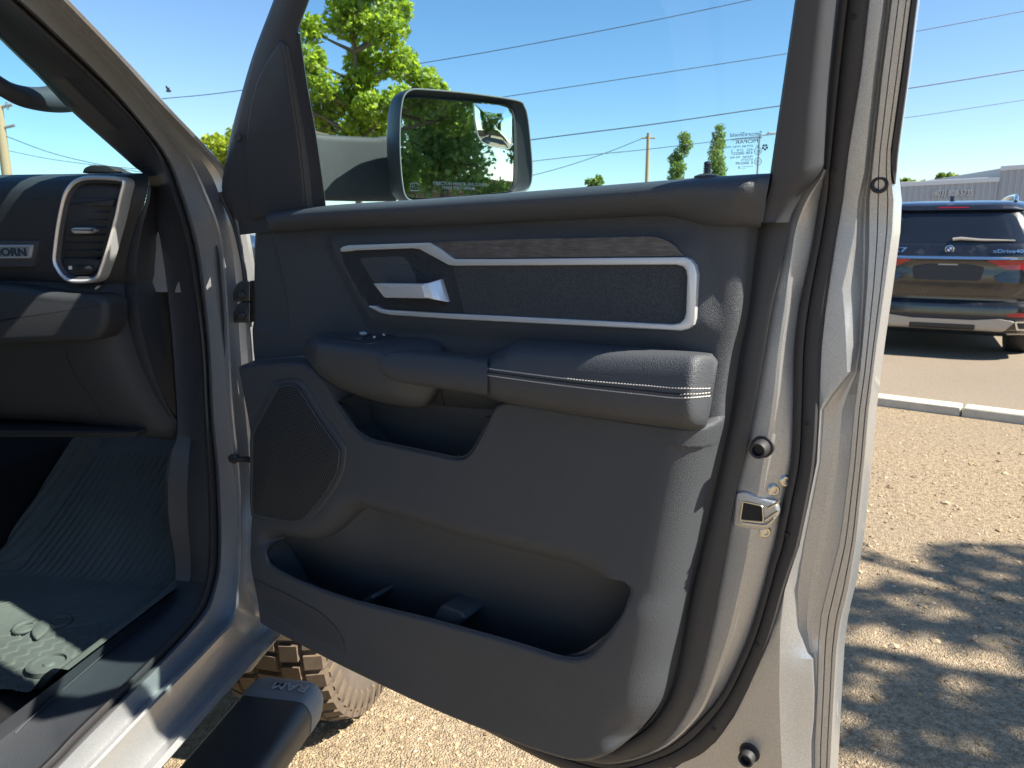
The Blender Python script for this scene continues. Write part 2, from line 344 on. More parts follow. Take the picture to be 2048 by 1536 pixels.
V = [b_[1], b_[2], b_[2] + A(2, 14, 0), b_[1] + A(2, 14, 0)]; V = V + [v + A(0, 0, h2 - .1) for v in V]; mk('building_core', V, [(4, 5, 6, 7), (0, 3, 7, 4), (2, 3, 7, 6), (1, 2, 6, 5)], M['siding'], bl, smooth=False)
d = (b_[1] - b_[0]); d /= np.linalg.norm(d); nn = np.cross(d, UP); fr = Fr(b_[0], d, UP, nn); L = np.linalg.norm(b_[1] - b_[0])
xt = L * (1867 - 1730) / 263; wt_ = L * 78 / 263; V, Fc = text('(803) 808-5735', fr, 0, 0, 0, 1); ww = np.ptp((V - fr.o) @ d); hh = 13 / F_PX * DB
for nm, dz, mt, bo in (('sign_backing_letters', .055, plain('dark_sign_back', (.05, .055, .06), .7), .012), ('sign_letters', .10, M['white_ink'], .0)):  # bolder dark letters set behind the white ones
    V, Fc = text('(803) 808-5735', fr, xt, wz(392, DB + 1), dz, hh * 1.25, .02, sx=wt_ / (ww * hh * 1.25), bold=bo); mk(nm, V, Fc, mt, bl, smooth=False)
# ---- poles, wires, street lamp
M['pole'] = plain('weathered_timber_pole', (.36, .25, .15), .9, nscale=30., var=.3); M['wire'] = plain('dark_cable', (.03, .035, .04), .6); M['galv'] = plain('galvanised_steel', (.35, .37, .38), .5, .6)
def atd(px, py, d): r = ray(px, py); return CAM + r * (d / r[1])
def wire(pts, d, r, L): P = cr(np.array([atd(x, y, d) for x, y in pts]), 6); o = mk('power_line', *tube(P, r, 6), M['wire'], None, loc=P[0]); tag(o, L, 'power line', 'overhead power lines')
wire([(250, 206), (330, 197), (480, 181), (870, 122), (1200, 62), (1500, 0), (1900, -90)], 26, .013, 'thin overhead wire crossing the top of the door window')
wire([(420, 283), (1020, 192), (1575, 107), (1835, 62), (2048, 22), (2250, -18)], 27, .013, 'overhead wire just above the mirror, second from the top')
wire([(700, 330), (1060, 280), (1310, 248), (1558, 212), (1815, 177), (2048, 140), (2250, 108)], 28, .020, 'thickest dark overhead wire just right of the wing mirror')
wire([(700, 368), (1095, 319), (1300, 298), (1552, 268), (1815, 235), (2048, 200), (2250, 170)], 30, .013, 'lowest thin overhead wire behind the glass marking')
wire([(1297, 272), (1200, 310), (1080, 347), (900, 386)], 41, .018, 'slanting wire running down left from the thin far pole')
p_ = atd(1297, 266, 41); up_ = empty('utility_pole', (p_[0], p_[1], 0), 'thin far utility pole seen through the door window right of the mirror', 'utility pole', 'utility poles')
mk('shaft', *tube(np.array([(p_[0], p_[1], 0), (p_[0], p_[1], p_[2])]), [.12, .09], 10), M['pole'], up_); mk('crossarm', *tube(np.array([(p_[0] - .35, p_[1], p_[2] - .25), (p_[0] + .35, p_[1], p_[2] - .25)]), .05, 6), M['pole'], up_)
p_ = atd(-2, 230, 24); up_ = empty('utility_pole', (p_[0], p_[1], 0), 'brown timber utility pole at the far left behind the windshield', 'utility pole', 'utility poles')
mk('shaft', *tube(np.array([(p_[0], p_[1], 0), (p_[0], p_[1], p_[2] + .3)]), [.17, .13], 12), M['pole'], up_)
for q in (.1, -.5): mk('crossarm', *tube(np.array([(p_[0] - .5, p_[1], p_[2] + q), (p_[0] + .45, p_[1], p_[2] + q + .2)]), .045, 6), M['galv'], up_)
for q in (-.3, .0, .3): mk('insulator', *tube(np.array([(p_[0] + q, p_[1], p_[2] + .15), (p_[0] + q, p_[1], p_[2] + .38)]), [.03, .05], 8), M['galv'], up_)
wire([(0, 268), (110, 308), (230, 335), (330, 352)], 24, .012, 'upper wire behind the windshield'); wire([(0, 298), (100, 318), (200, 331), (300, 340)], 24.2, .010, 'lower wire behind the windshield')
p_ = atd(1520, 268, 38); lp_ = empty('street_lamp', (p_[0], p_[1], 0), 'slim street lamp behind the printed marking on the door glass', 'street lamp')
mk('lamp_post', *tube(np.array([(p_[0], p_[1], 0), (p_[0], p_[1], p_[2] - .05)]), [.07, .05], 10), M['galv'], lp_); mk('lamp_arm', *tube(np.array([(p_[0], p_[1], p_[2] - .1), (p_[0] + .5, p_[1], p_[2] + .04)]), .03, 6), M['galv'], lp_)
fr = Fr(A(p_[0], p_[1], p_[2]), A(1, 0, 0), A(0, 1, 0), UP); mk('lamp_head', *box(fr, .4, .95, -.1, .1, .0, .1, .02), M['galv'], lp_)
# ---- bird
p_ = atd(337, 182, 9); bd = mk('bird', *capped([np.array([p_ + A(x, r * .7 * math.cos(k), r * math.sin(k)) for k in np.linspace(0, 6.283, 9)[:-1]]) for x, r in ((-.035, .002), (-.02, .010), (0, .016), (.018, .012), (.028, .008), (.036, .002))]), M['rubber'], None, loc=p_)
tag(bd, 'small dark bird in the blue sky above the windshield pillar', 'bird')
for sg in (-1, 1): mk('wing', [p_ + A(-.012, 0, .005), p_ + A(.014, 0, .006), p_ + A(.004, sg * .03, .045), p_ + A(-.006, sg * .05, .052), p_ + A(-.016, sg * .03, .03)], [(0, 1, 2, 3, 4)], M['rubber'], bd, smooth=False)
# ---- trees
M['bark'] = plain('grey_brown_bark', (.16, .12, .09), .95, nscale=14., var=.35, bstr=.8, bd=.02)
M['leaf_bright'] = leafmat('bright_maple_leaves', (.13, .21, .02), (.38, .44, .035), .58); M['leaf_mid'] = leafmat('mid_green_leaves', (.11, .18, .035), (.22, .29, .05), .5); M['leaf_dark'] = leafmat('dark_green_leaves', (.12, .20, .06), (.26, .36, .10), .5)
def leafcloud(cl, n, size, star=True):      # cl: list of (centre, radius); leaves spread through the clusters
    cs = np.array([c for c, r in cl]); rs = np.array([r for c, r in cl]); w_ = rs ** 2.2; w_ /= w_.sum(); idx = rng.choice(len(cl), n, p=w_)
    d = rng.normal(size=(n, 3)); d /= np.linalg.norm(d, axis=1)[:, None]; P = cs[idx] + d * (rs[idx] * rng.random(n) ** .42)[:, None] * A(1, 1, .85)
    nrm = rng.normal(size=(n, 3)) + A(0, 0, .9); nrm /= np.linalg.norm(nrm, axis=1)[:, None]; t = np.cross(nrm, rng.normal(size=(n, 3))); t /= np.linalg.norm(t, axis=1)[:, None]; b = np.cross(nrm, t); sc = size * rng.uniform(.6, 1.25, n)
    if star: prof = [(0, -.5), (.18, -.2), (.5, -.22), (.30, .08), (.42, .38), (.14, .28), (0, .6), (-.14, .28), (-.42, .38), (-.30, .08), (-.5, -.22), (-.18, -.2)]
    else: prof = [(0, -.55), (.3, -.1), (.22, .3), (0, .55), (-.22, .3), (-.3, -.1)]
    m_ = len(prof); V = np.empty((n, m_, 3))
    for i, (x, y) in enumerate(prof): V[:, i] = P + (t * x + b * y) * sc[:, None] + nrm * (abs(x) * .35 * sc)[:, None]
    return V.reshape(-1, 3), [tuple(range(i * m_, i * m_ + m_)) for i in range(n)]
def tree(name, base, H, clusters, n, size, mat, label, cat='tree', group=None, tr_=.14, star=True, first=.35):
    base = np.asarray(base, float); t = empty(name, base, label, cat, group); top = A(base[0], base[1], H * .92); mb = MB()
    cc = np.mean([c for c, r in clusters], axis=0); mid = lerp(base, A(cc[0], cc[1], H * .6), .75); trunk = cr(np.array([base, lerp(base, mid, .5) + A(.06, .04, 0), mid, A(cc[0], cc[1], H * .85)]), 5); mb.add(*tube(trunk, list(np.linspace(tr_, tr_ * .25, len(trunk))), 8))
    mk('trunk', np.vstack(mb.V), mb.F, M['bark'], t)
    mb = MB()
    for c, r in clusters:
        k = trunk[np.argmin(np.linalg.norm(trunk - c * A(1, 1, .9), axis=1) + (trunk[:, 2] > c[2]) * 3)]
        mb.add(*tube(cr(np.array([k, lerp(k, c, .5) + rng.normal(0, .06, 3) * r * 2, c]), 4), list(np.linspace(tr_ * .38, tr_ * .08, 9)), 5))
        for _ in range(3): q = c + rng.normal(0, .5, 3) * r; mb.add(*tube(np.array([lerp(k, c, .7), lerp(c, q, .6), q]), [tr_ * .14, tr_ * .1, tr_ * .04], 4))
    mb.build('limbs', M['bark'], t)
    V, Fc = leafcloud(clusters, n, size, star); mk('crown', V, Fc, mat, t, smooth=False); return t
def lerp(a, b, t): return a * (1 - t) + b * t
def pcl(pts, d, jit=.6): return [(atd(x, y, d + rng.uniform(-jit, jit)), r * d / F_PX) for x, y, r in pts]
# bright maple behind the door window and the mirror arm
pts = [(700, 40, 60), (770, 60, 55), (730, 130, 55), (800, 130, 50), (850, 165, 42), (640, 170, 45), (690, 205, 48), (745, 215, 48), (800, 205, 45), (860, 185, 30), (650, 250, 40), (710, 262, 42), (770, 255, 40), (690, 10, 45), (745, -20, 55), (800, 20, 34), (660, 310, 32), (720, 320, 34), (880, 180, 22), (620, 120, 40), (600, 210, 40), (580, 130, 40), (760, -90, 50), (690, -80, 50), (655, 200, 42), (720, 170, 46), (760, 300, 40), (680, 300, 40), (640, 230, 40), (735, 255, 42), (620, 60, 40), (560, 230, 45)]
tree('maple_tree', (wx(700, 13), 13, 0), 5.6, [(c, r * .8) for c, r in pcl(pts, 13)], 11500, .105, M['leaf_bright'], 'bright yellow green maple behind the door window and mirror', group='trees around the lot', tr_=.10)
pts = [(425, 290, 26), (452, 300, 28), (480, 275, 30), (500, 300, 35), (440, 330, 26), (470, 340, 30), (520, 260, 35), (540, 310, 40)]
tree('maple_tree', (wx(480, 24), 24, 0), 4.4, pcl(pts, 24, 1.), 4500, .15, M['leaf_bright'], 'leafy green tree in the gap between windshield pillar and door frame', group='trees around the lot', tr_=.12)
for (x0, pts, L) in ((1358, [(1368, 275, 13), (1372, 290, 14), (1362, 305, 15), (1350, 320, 15), (1356, 335, 17), (1352, 352, 18), (1350, 375, 18), (1352, 400, 20)], 'slender upright tree, left of the pair behind the lock knob'), (1432, [(1440, 256, 10), (1437, 272, 14), (1436, 288, 16), (1432, 305, 16), (1434, 320, 17), (1436, 338, 18), (1434, 360, 20), (1432, 390, 20)], 'slender upright tree, right and taller of the pair behind the lock knob')):
    tree('slender_tree', (wx(x0, 36), 36, 0), 6.4, pcl(pts, 36, .3), 3600, .115, M['leaf_mid'], L, group='slender trees behind the door window', tr_=.1, star=False)
tree('slender_tree', (wx(1190, 36), 36, 0), 3.8, pcl([(1182, 366, 12), (1195, 364, 13), (1190, 380, 16), (1190, 395, 20)], 36, .3), 900, .2, M['leaf_mid'], 'low bushy tree peeping over the door sill right of the mirror', group='slender trees behind the door window', tr_=.08, star=False)
for x0, pts, L in ((1892, [(1882, 354, 9), (1898, 356, 11), (1908, 360, 10), (1890, 372, 14)], 'small tree crown showing over the grey building roof'), (1805, [(1796, 366, 8), (1812, 365, 9), (1825, 368, 8), (1845, 367, 6), (1805, 378, 12)], 'low tree tops over the left end of the grey building roof')):
    tree('far_tree', (wx(x0, 60), 60, 0), 5.5, pcl(pts, 60, .4), 900, .34, M['leaf_mid'], L, group='trees behind the building', tr_=.12, star=False)
# trees and fence beside the truck, seen in the mirror
def randcl(c, R, H0, H1, n): 
    out = []
    for _ in range(n):
        h = rng.uniform(0, 1); rr_ = R * math.sin(math.pi * (.15 + .75 * h)) * rng.uniform(.2, 1); a = rng.uniform(0, 6.283); out.append((A(c[0] + rr_ * math.cos(a), c[1] + rr_ * math.sin(a), H0 + (H1 - H0) * h), rng.uniform(.3, .55) * R * .68))
    return out
for c, R, H0, H1, mt, L in (((9.2, -5.9), 1.5, 1.2, 5.2, 'leaf_mid', 'leafy tree reflected at the left of the wing mirror'), ((11.3, -6.0), 1.7, 1.5, 6.0, 'leaf_dark', 'leafy tree reflected in the middle of the wing mirror'), ((13.3, -5.2), 1.6, 1.1, 5.6, 'leaf_mid', 'tree reflected at the right of the wing mirror'), ((13.4, -8.3), 2.2, 1.8, 7.0, 'leaf_dark', 'tree farther back reflected in the wing mirror')):
    tree('roadside_tree', (c[0], c[1], 0), H1, randcl(c, R, H0, H1, 34), 9000, .12, M[mt], L, group='trees reflected in the mirror', tr_=.13)
fe = empty('timber_fence', (15, -11, 0), 'brown timber fence reflected low in the wing mirror', 'fence'); p, q = A(9.5, -14.5, 0), A(22, -6.5, 0); L = np.linalg.norm(q - p); d = (q - p) / L; ff = Fr(p, d, UP, np.cross(d, UP)); mb = MB()
for i in range(int(L / .15)): mb.add(*box(ff, i * .15, i * .15 + .142, .05, 1.8 + rng.uniform(-.015, .015), 0, .02))
mb.build('boards', plain('red_brown_fence_boards', (.25, .15, .11), .85, nscale=6., var=.3), fe, smooth=False); mb = MB(); mb.add(*box(ff, 0, L, 1.4, 1.5, -.05, -.002)); mb.build('rail', M['pole'], fe)
# the tree out of frame to the right that throws its shadow on the gravel
cl = [(A(x, y, z), r) for x, y, z, r in ((5.0, 3.0, 4.6, .42), (5.4, 2.5, 4.7, .55), (5.8, 3.1, 5.0, .45), (6.2, 2.3, 5.0, .6), (6.7, 2.9, 5.3, .6), (6.9, 2.0, 5.4, .6), (7.3, 3.2, 5.6, .5), (7.4, 1.8, 4.8, .55), (6.4, 1.6, 4.5, .4), (7.9, 2.4, 6.2, .7), (8.3, 3.0, 5.6, .7), (8.3, 1.7, 6.0, .7), (5.9, 3.7, 4.9, .3))]
cl = [(c - A(.05, 1.95, 0), r) for c, r in cl]
tree('shade_tree', (7.9, .35, 0), 6.4, [(c, r * .66) for c, r in cl], 2100, .12, M['leaf_mid'], 'leafy tree just right of the frame throwing branchy shade on the gravel', tr_=.16)
# ================================================================== PICKUP TRUCK
truck = empty('pickup_truck', HINGE, 'silver pickup truck seen close up with its front passenger door wide open', 'pickup truck')
TILT = .25
def tz(pts, w):                             # door points; the window frame above the belt leans inwards
    out = []
    for i, (x, y) in enumerate(pts):
        q = w[i] if hasattr(w, '__len__') else w
        p = DF.at(x, y, q)
        if p[1] > V0: p = DF.at(x, y, q, TILT, V0)
        out.append(DF(*p))
    return np.array(out)
# ---- traced columns of the door's rear edge: pixel x for each pixel y
YY = [-400, -160, 0, 150, 250, 300, 345, 375, 400, 430, 463, 500, 540, 578, 620, 660, 692, 744, 790, 820, 863, 924, 975, 1007, 1050, 1091, 1132, 1180, 1230, 1256, 1282, 1305, 1318, 1350, 1383, 1434, 1485, 1535, 1640, 1700]
def colx(pairs): p = np.array(pairs, float); return np.interp(YY, p[:, 0], p[:, 1])
c_sl = colx([(-400, 1725), (-160, 1695), (0, 1672), (150, 1655), (300, 1645), (345, 1641), (400, 1637), (480, 1625), (607, 1599), (700, 1588), (820, 1585), (924, 1580), (1007, 1563), (1091, 1547), (1132, 1535), (1180, 1524), (1282, 1492), (1383, 1444), (1434, 1403), (1485, 1345), (1700, 1345)])
c_sr = colx([(-400, 1795), (-160, 1760), (0, 1738), (150, 1721), (300, 1697), (400, 1685), (480, 1671), (607, 1652), (700, 1642), (820, 1637), (924, 1630), (1007, 1616), (1091, 1598), (1132, 1584), (1180, 1568), (1282, 1538), (1383, 1493), (1434, 1467), (1485, 1430), (1535, 1350), (1640, 1200), (1700, 1150)])
c_A = colx([(-400, 1815), (0, 1767), (156, 1747), (345, 1728), (400, 1716), (463, 1711), (578, 1686), (620, 1690), (692, 1694), (744, 1696), (790, 1660), (820, 1642), (924, 1636), (1007, 1618), (1091, 1600), (1132, 1586), (1180, 1571), (1256, 1562), (1383, 1560), (1485, 1563), (1700, 1575)])
c_B = colx([(-400, 1822), (0, 1775), (156, 1755), (345, 1735), (400, 1724), (463, 1720), (578, 1720), (692, 1716), (744, 1704), (790, 1668), (820, 1648), (924, 1641), (1007, 1625), (1091, 1608), (1132, 1602), (1180, 1595), (1256, 1597), (1305, 1612), (1318, 1624), (1383, 1628), (1434, 1627), (1485, 1621), (1700, 1622)])
c_C = colx([(-400, 1830), (0, 1783), (156, 1763), (345, 1743), (400, 1738), (500, 1737), (578, 1733), (692, 1724), (744, 1719), (820, 1708), (924, 1699), (1081, 1680), (1180, 1654), (1230, 1642), (1282, 1637), (1383, 1634), (1485, 1629), (1700, 1628)])
c_E = colx([(-400, 1875), (0, 1823), (156, 1803), (300, 1783), (345, 1783), (400, 1789), (463, 1786), (578, 1771), (692, 1755), (820, 1739), (924, 1730), (1081, 1714), (1180, 1698), (1243, 1682), (1307, 1674), (1434, 1667), (1535, 1662), (1700, 1656)])
def colpts(c): return list(zip(c, YY))
lo = [i for i, y in enumerate(YY) if y >= 345]
def S(*fr): return fr
# ---- shell
mb = MB()
rows, ws = [], []
def addrow(c, w): rows.append(tz(colpts(c), w))
mixc = lambda a, b, t: a * (1 - t) + b * t
hw_ = np.interp(YY, [0, 760, 1000, 1320, 1700], [-.0815, -.0815, -.093, -.100, -.102]); bw_ = np.interp(YY, [0, 760, 1000, 1700], [-.083, -.083, -.080, -.084]); dw_ = np.minimum(hw_, bw_)
addrow(c_sl - 4, -.066); addrow(c_sr - 6, -.066); addrow(c_sr + 1, -.062); addrow(mixc(c_sr, c_A, .6), -.0605); addrow(c_A - 1.5, -.0605); addrow(c_A, -.0612)
addrow(mixc(c_A, c_B, .5), -.0612 * .5 + bw_ * .5); addrow(c_B - 1, bw_); addrow(c_B + .5, bw_ - .003)
for t, d in ((.2, -.006), (.4, -.009), (.6, -.009), (.8, -.006)): addrow(mixc(c_B, c_C, t), mixc(bw_, hw_, t) + d)
addrow(c_C - .5, hw_ - .002); addrow(c_C + 1.5, hw_)
for t in (.36, .74):
    addrow(mixc(c_C, c_E, t) - 1.2, hw_); addrow(mixc(c_C, c_E, t), hw_ - .002); addrow(mixc(c_C, c_E, t) + 1.2, hw_ + .0004)
addrow(c_E - 2, hw_); addrow(c_E - .3, hw_ - .002)
last = rows[-1]; rows.append(last - .005 * DN + .001 * DD); rows.append(last - .035 * DN + .004 * DD)
V, Fc = loft(rows); mb.add(V, Fc)
# band between trim border and seal: shaded face, ridge, sunlit face
P_s0 = [(1645, 335), (1639, 350), (1600, 398), (1580, 450), (1571, 500), (1556, 560), (1546, 607), (1530, 700), (1515, 790), (1509, 820), (1501, 863), (1488, 924), (1480, 970), (1468, 990), (1458, 1060), (1459, 1085), (1456, 1100), (1439, 1180), (1417, 1282), (1391, 1383), (1368, 1434), (1325, 1485), (1281, 1508), (1220, 1522), (1160, 1512)]
P_s1 = [(1650, 340), (1646, 352), (1618, 398), (1597, 450), (1588, 500), (1580, 560), (1576, 607), (1563, 700), (1555, 790), (1551, 820), (1546, 863), (1536, 924), (1529, 970), (1526, 990), (1512, 1060), (1508, 1085), (1505, 1100), (1488, 1180), (1462, 1282), (1424, 1383), (1396, 1434), (1341, 1487), (1283, 1513), (1220, 1526), (1160, 1516)]
P_sl = [(1655, 340), (1650, 352), (1640, 398), (1632, 450), (1624, 500), (1612, 560), (1600, 607), (1589, 700), (1588, 790), (1587, 820), (1586, 863), (1582, 924), (1572, 970), (1568, 990), (1556, 1060), (1550, 1085), (1546, 1100), (1526, 1180), (1494, 1282), (1446, 1383), (1405, 1434), (1348, 1487), (1285, 1517), (1220, 1530), (1160, 1520)]
NB = 70
b0, b1, b2 = (resample(cr(P, 4), NB) for P in (P_s0, P_s1, P_sl))
rb = [tz(mixc(b0, b1, -.35), -.044), tz(b0, -.040), tz(mixc(b0, b1, .8), -.037), tz(b1, -.0385), tz(mixc(b1, b2, .06), -.0395), tz(mixc(b1, b2, 1.), -.061)]
mb.add(*loft(rb))
# outer skin and core, bottom flange
sk = [(-.012, .60), (.02, .575), (.9, .60), (1.08, .64), (1.15, .74)] + [(DF.inv(p)[0] - .004, DF.inv(p)[1]) for p in last[::-1][8:30:3]]
sk = [q for q in sk if q[1] < 1.44]; sk += [(sk[-1][0], 1.44), (-.012, 1.44)]
mb.add(*prism(DF, sk, -.135, -.112, .006, 2, back=True))
core = tr([(505, 470), (500, 800), (512, 1120), (570, 1230), (880, 1390), (1160, 1495), (1290, 1490), (1370, 1380), (1440, 1100), (1490, 860), (1545, 470)], -.05)
mb.add(*prism(DF, core, -.114, -.098, 0, back=True))
door = mb.build('door', M['silver'], truck, sharp=17)
# ---- rubber weather seal all the way down the rear edge and along the bottom
Pl = [(1725, -400), (1695, -160), (1672, 0), (1655, 150), (1645, 300), (1641, 345), (1637, 400), (1625, 480), (1599, 607), (1588, 700), (1585, 820), (1580, 924), (1563, 1007), (1547, 1091), (1535, 1132), (1524, 1180), (1492, 1282), (1444, 1383), (1403, 1434), (1345, 1485), (1281, 1515), (1217, 1526), (1120, 1500), (1000, 1454), (840, 1384), (704, 1318), (560, 1238)]
Pr = [(1795, -400), (1760, -160), (1738, 0), (1721, 150), (1697, 300), (1691, 345), (1685, 400), (1671, 480), (1652, 607), (1642, 700), (1637, 820), (1630, 924), (1616, 1007), (1598, 1091), (1584, 1132), (1568, 1180), (1538, 1282), (1493, 1383), (1467, 1434), (1430, 1485), (1376, 1522), (1240, 1560), (1120, 1536), (960, 1456), (808, 1387), (704, 1336), (560, 1256)]
NS = 160
sl_, sr_ = resample(cr(Pl, 5), NS), resample(cr(Pr, 5), NS)
# match by index so that both sides share the traced stations
sl_, sr_ = cr(Pl, 6), cr(Pr, 6)
rs = [tz(mixc(sl_, sr_, t), d) for t, d in ((-.02, -.066), (.02, -.060), (.10, -.0555), (.25, -.0545), (.34, -.0555), (.38, -.059), (.42, -.0555), (.6, -.0525), (.88, -.054), (.98, -.059), (1.0, -.066))]
mk('weather_seal', *loft(rs), M['seal'], door, sharp=50)
for x, y in ((1707, 33), (1668, 340), (1614, 846), (1575, 1070), (1514, 1290), (1427, 1457)):
    p = DF.inv(tz([(x, y)], -.0525)[0]); fr = Fr(DF(p[0], p[1], p[2]), DD, UP, DN)
    mk('seal_clip', *lathe(fr, [(.0035, -.004), (.0035, .0006), (.0012, .0012)], 10), M['blackhole'], door)
mbg = MB(); g0 = [(1875, -400), (1823, 0), (1803, 156), (1783, 300), (1783, 335), (1789, 366)]; g1 = [(1890, -400), (1836, 0), (1818, 150), (1799, 290), (1794, 340), (1791, 368)]
g0, g1 = cr(g0, 5), cr(g1, 5)
mbg.add(*loft([tz(g0, -.083), tz(mixc(g0, g1, .15), -.077), tz(mixc(g0, g1, .85), -.079), tz(g1, -.086), tz(g1, -.11)])); mbg.build('outer_gasket', M['seal'], door)
# ---- moulded trim panel: one sculpted sheet
top = [(495, 440), (545, 455), (700, 447), (1000, 437), (1180, 430), (1330, 424), (1400, 434), (1440, 440), (1500, 440)]
rig = [(1500, 440), (1492, 513), (1480, 626), (1461, 710), (1449, 791), (1445, 845), (1432, 900), (1413, 983), (1392, 1090), (1374, 1180), (1358, 1256), (1342, 1322), (1322, 1403), (1282, 1459)]
bot = [(540, 1236), (560, 1248), (704, 1322), (880, 1404), (1040, 1468), (1120, 1496), (1181, 1509), (1231, 1497), (1282, 1459)]
lef = [(495, 440), (492, 520), (495, 700), (503, 850), (504, 960), (498, 1040), (494, 1100), (497, 1140), (510, 1190), (540, 1236)]
wb = lambda P: np.interp([p[1] for p in P], [400, 800, 950, 1600], [-.005, .0, .035, .035])
G = lambda P, w: np.array([DF.at(x, y, q)[:2] for (x, y), q in zip(P, w if hasattr(w, '__len__') else [w] * len(P))])
rig2 = cr(G(cr(rig, 1), -.012), 6); top2 = cr(G(top, .0), 6); lef2 = cr(G(lef, [.0, 0, 0, .02, .03, .03, .035, .035, .03, .0]), 6); bot2 = cr(G(bot, [0, .0, .0, 0, 0, 0, 0, 0, -.012]), 6)
top2[0] = lef2[0]; top2[-1] = rig2[0]; bot2[0] = lef2[-1]; bot2[-1] = rig2[-1]
NU, NV = 420, 340
g = coons(top2, bot2, lef2, rig2, NU, NV); Q = g.reshape(-1, 2)
LOWp = [(440, 738), (540, 729), (566, 727), (600, 730), (618, 738), (634, 752), (650, 768), (675, 813), (704, 854), (722, 870), (745, 881), (793, 892), (880, 910), (905, 915.5), (925, 914), (937, 905), (950, 886), (972, 846), (987, 820), (1000, 810), (1030, 808), (1160, 829), (1351, 857), (1412, 862), (1470, 852)]
LOW = np.vstack([cr(tr(LOWp, .042), 4), tr([(1600, 900), (1600, 1700), (300, 1700), (300, 738)], .042)])
lowd = -sdf(Q, LOW)
wl = .042 * np.sqrt(np.clip(1 - (1 - np.clip((lowd + .006) / .008, 0, 1)) ** 2, 0, 1))
lipn = [(526, 1110), (540, 1134), (600, 1166), (720, 1208), (840, 1238), (1000, 1282), (1090, 1310), (1129, 1320), (1161, 1319), (1185, 1306), (1221, 1262), (1240, 1230), (1253, 1198), (1255, 1180), (1241, 1166)]
topn = [(1241, 1166), (1100, 1125), (950, 1080), (760, 1023), (736, 1018), (715, 1027), (672, 1066), (640, 1079), (600, 1078), (564, 1075), (540, 1086)]
lip_uv = cr(tr(lipn, .05), 4); top_uv = cr(G(topn, [.042, .026, .014, .012, .012, .012, .012, .012, .014, .022, .036]), 4)
POCK = np.vstack([lip_uv, top_uv[1:-1]])
pd = sdf(Q, POCK); td = sdf(Q, top_uv, False)
below = (Q[:, 1] < np.interp(Q[:, 0], lip_uv[:38, 0], lip_uv[:38, 1]))
vtop = np.interp(Q[:, 0], top_uv[::-1, 0], top_uv[::-1, 1])
field = wl.copy()
# ridge above the pocket rolls in towards the back wall
roll = np.sqrt(np.clip(1 - (1 - np.clip(td / .042, 0, 1)) ** 2, 0, 1))
side = sm(Q[:, 1] - vtop, -.03, .0) * sm(Q[:, 0], -.05, .02)
uend = tr([(1250, 1180)], .03)[0, 0]; merge = 1 - sm(Q[:, 0], uend - .10, uend - .005)
out_w = field * (1 - side * (1 - roll) * merge)
# bottom: front of the pocket bulges a little, then tucks under
vb = np.interp(Q[:, 0], bot2[:, 0], bot2[:, 1])
hb = np.clip(Q[:, 1] - vb, 0, 1)
out_w += .005 * sm(-pd, -.12, -.004) * sm(vtop - Q[:, 1], .0, .05) * (pd > 0)
edge_lip = np.clip(pd / .007, 0, 1); out_w = np.where((pd > 0) & (vtop - Q[:, 1] > .0), out_w - .006 * (1 - np.sqrt(np.clip(1 - (1 - edge_lip) ** 2, 0, 1))), out_w)
in_w = -.012 - .065 * sm(vtop - Q[:, 1], .0, .14)
wq = np.where(pd > 0, out_w, out_w * 0 + in_w * sm(-pd, 0, .004) + (1 - sm(-pd, 0, .004)) * np.where(td < np.abs(pd) + .002, 0.0, .052))
# map pocket below the pull handle
CUPb = sm(lowd, .004, -.004) * sm(Q[:, 1], 1.19, 1.10) * sm(Q[:, 0], .06, .13) * sm(-sdf(Q, tr([(640, 700), (640, 960), (1010, 960), (1010, 700)], 0)), -.01, .02)
wq -= .055 * CUPb
# upper left crease, scoop round the handle
cre = cr(tr([(545, 470), (560, 530), (575, 600), (577, 660), (572, 700), (560, 740)], 0), 4)
wq += -.007 * sm(np.interp(Q[:, 1], cre[::-1, 1], cre[::-1, 0]) - Q[:, 0], .0, .006) * sm(Q[:, 1], 1.23, 1.26)
bz = tr([(676, 492), (860, 478), (1372, 508), (1396, 640), (1365, 664), (748, 628)], 0)
wq += .009 * sm(-sdf(Q, bz), -.035, .0) * (lowd < 0)
# rounded rear edge, tucked bottom and front edges
dr = sdf(Q, rig2, False); rad = np.where(Q[:, 1] < 1.15, .055, .042); k = np.clip(dr / rad, 0, 1)
wq -= (wq + .020) * (1 - np.sqrt(1 - (1 - k) ** 2)) ** 1.0 * 1.0
k = np.clip(hb / .022, 0, 1); wq -= (wq + .014) * (1 - np.sqrt(1 - (1 - k) ** 2))
dl = sdf(Q, lef2, False); k = np.clip(dl / .028, 0, 1); wq -= (wq + .03) * (1 - np.sqrt(1 - (1 - k) ** 2)) * np.where(Q[:, 0] < .2, 1, 0)
W3 = DF.o + Q[:, :1] * DD + Q[:, 1:] * UP + wq[:, None] * DN
CUPZ = G(cr([(668, 800), (675, 813), (704, 854), (722, 870), (745, 881), (793, 892), (880, 910), (905, 915.5), (925, 914), (937, 905), (950, 886), (972, 846), (977, 836), (900, 838), (760, 826), (690, 800)], 1), .042); CUPZ = np.vstack([cr(CUPZ[:13], 4), CUPZ[13:]])
def snap(P, poly, m):                       # move grid points just inside an opening onto its rim
    P = P.copy(); X = P[m]; best = np.full(len(X), 1e9); out = X.copy()
    for p, q in zip(poly, np.roll(poly, -1, 0)):
        e = q - p; h = np.clip(((X - p) @ e) / (e @ e + 1e-15), 0, 1); c = p + h[:, None] * e; d = np.linalg.norm(X - c, axis=1); k = d < best; best[k] = d[k]; out[k] = c[k]
    P[m] = out; return P
cz = sdf(Q, CUPZ); Qs = snap(Q, POCK, (pd < 0) & (pd > -.0042)); Qs = snap(Qs, CUPZ, (cz < 0) & (cz > -.0042))
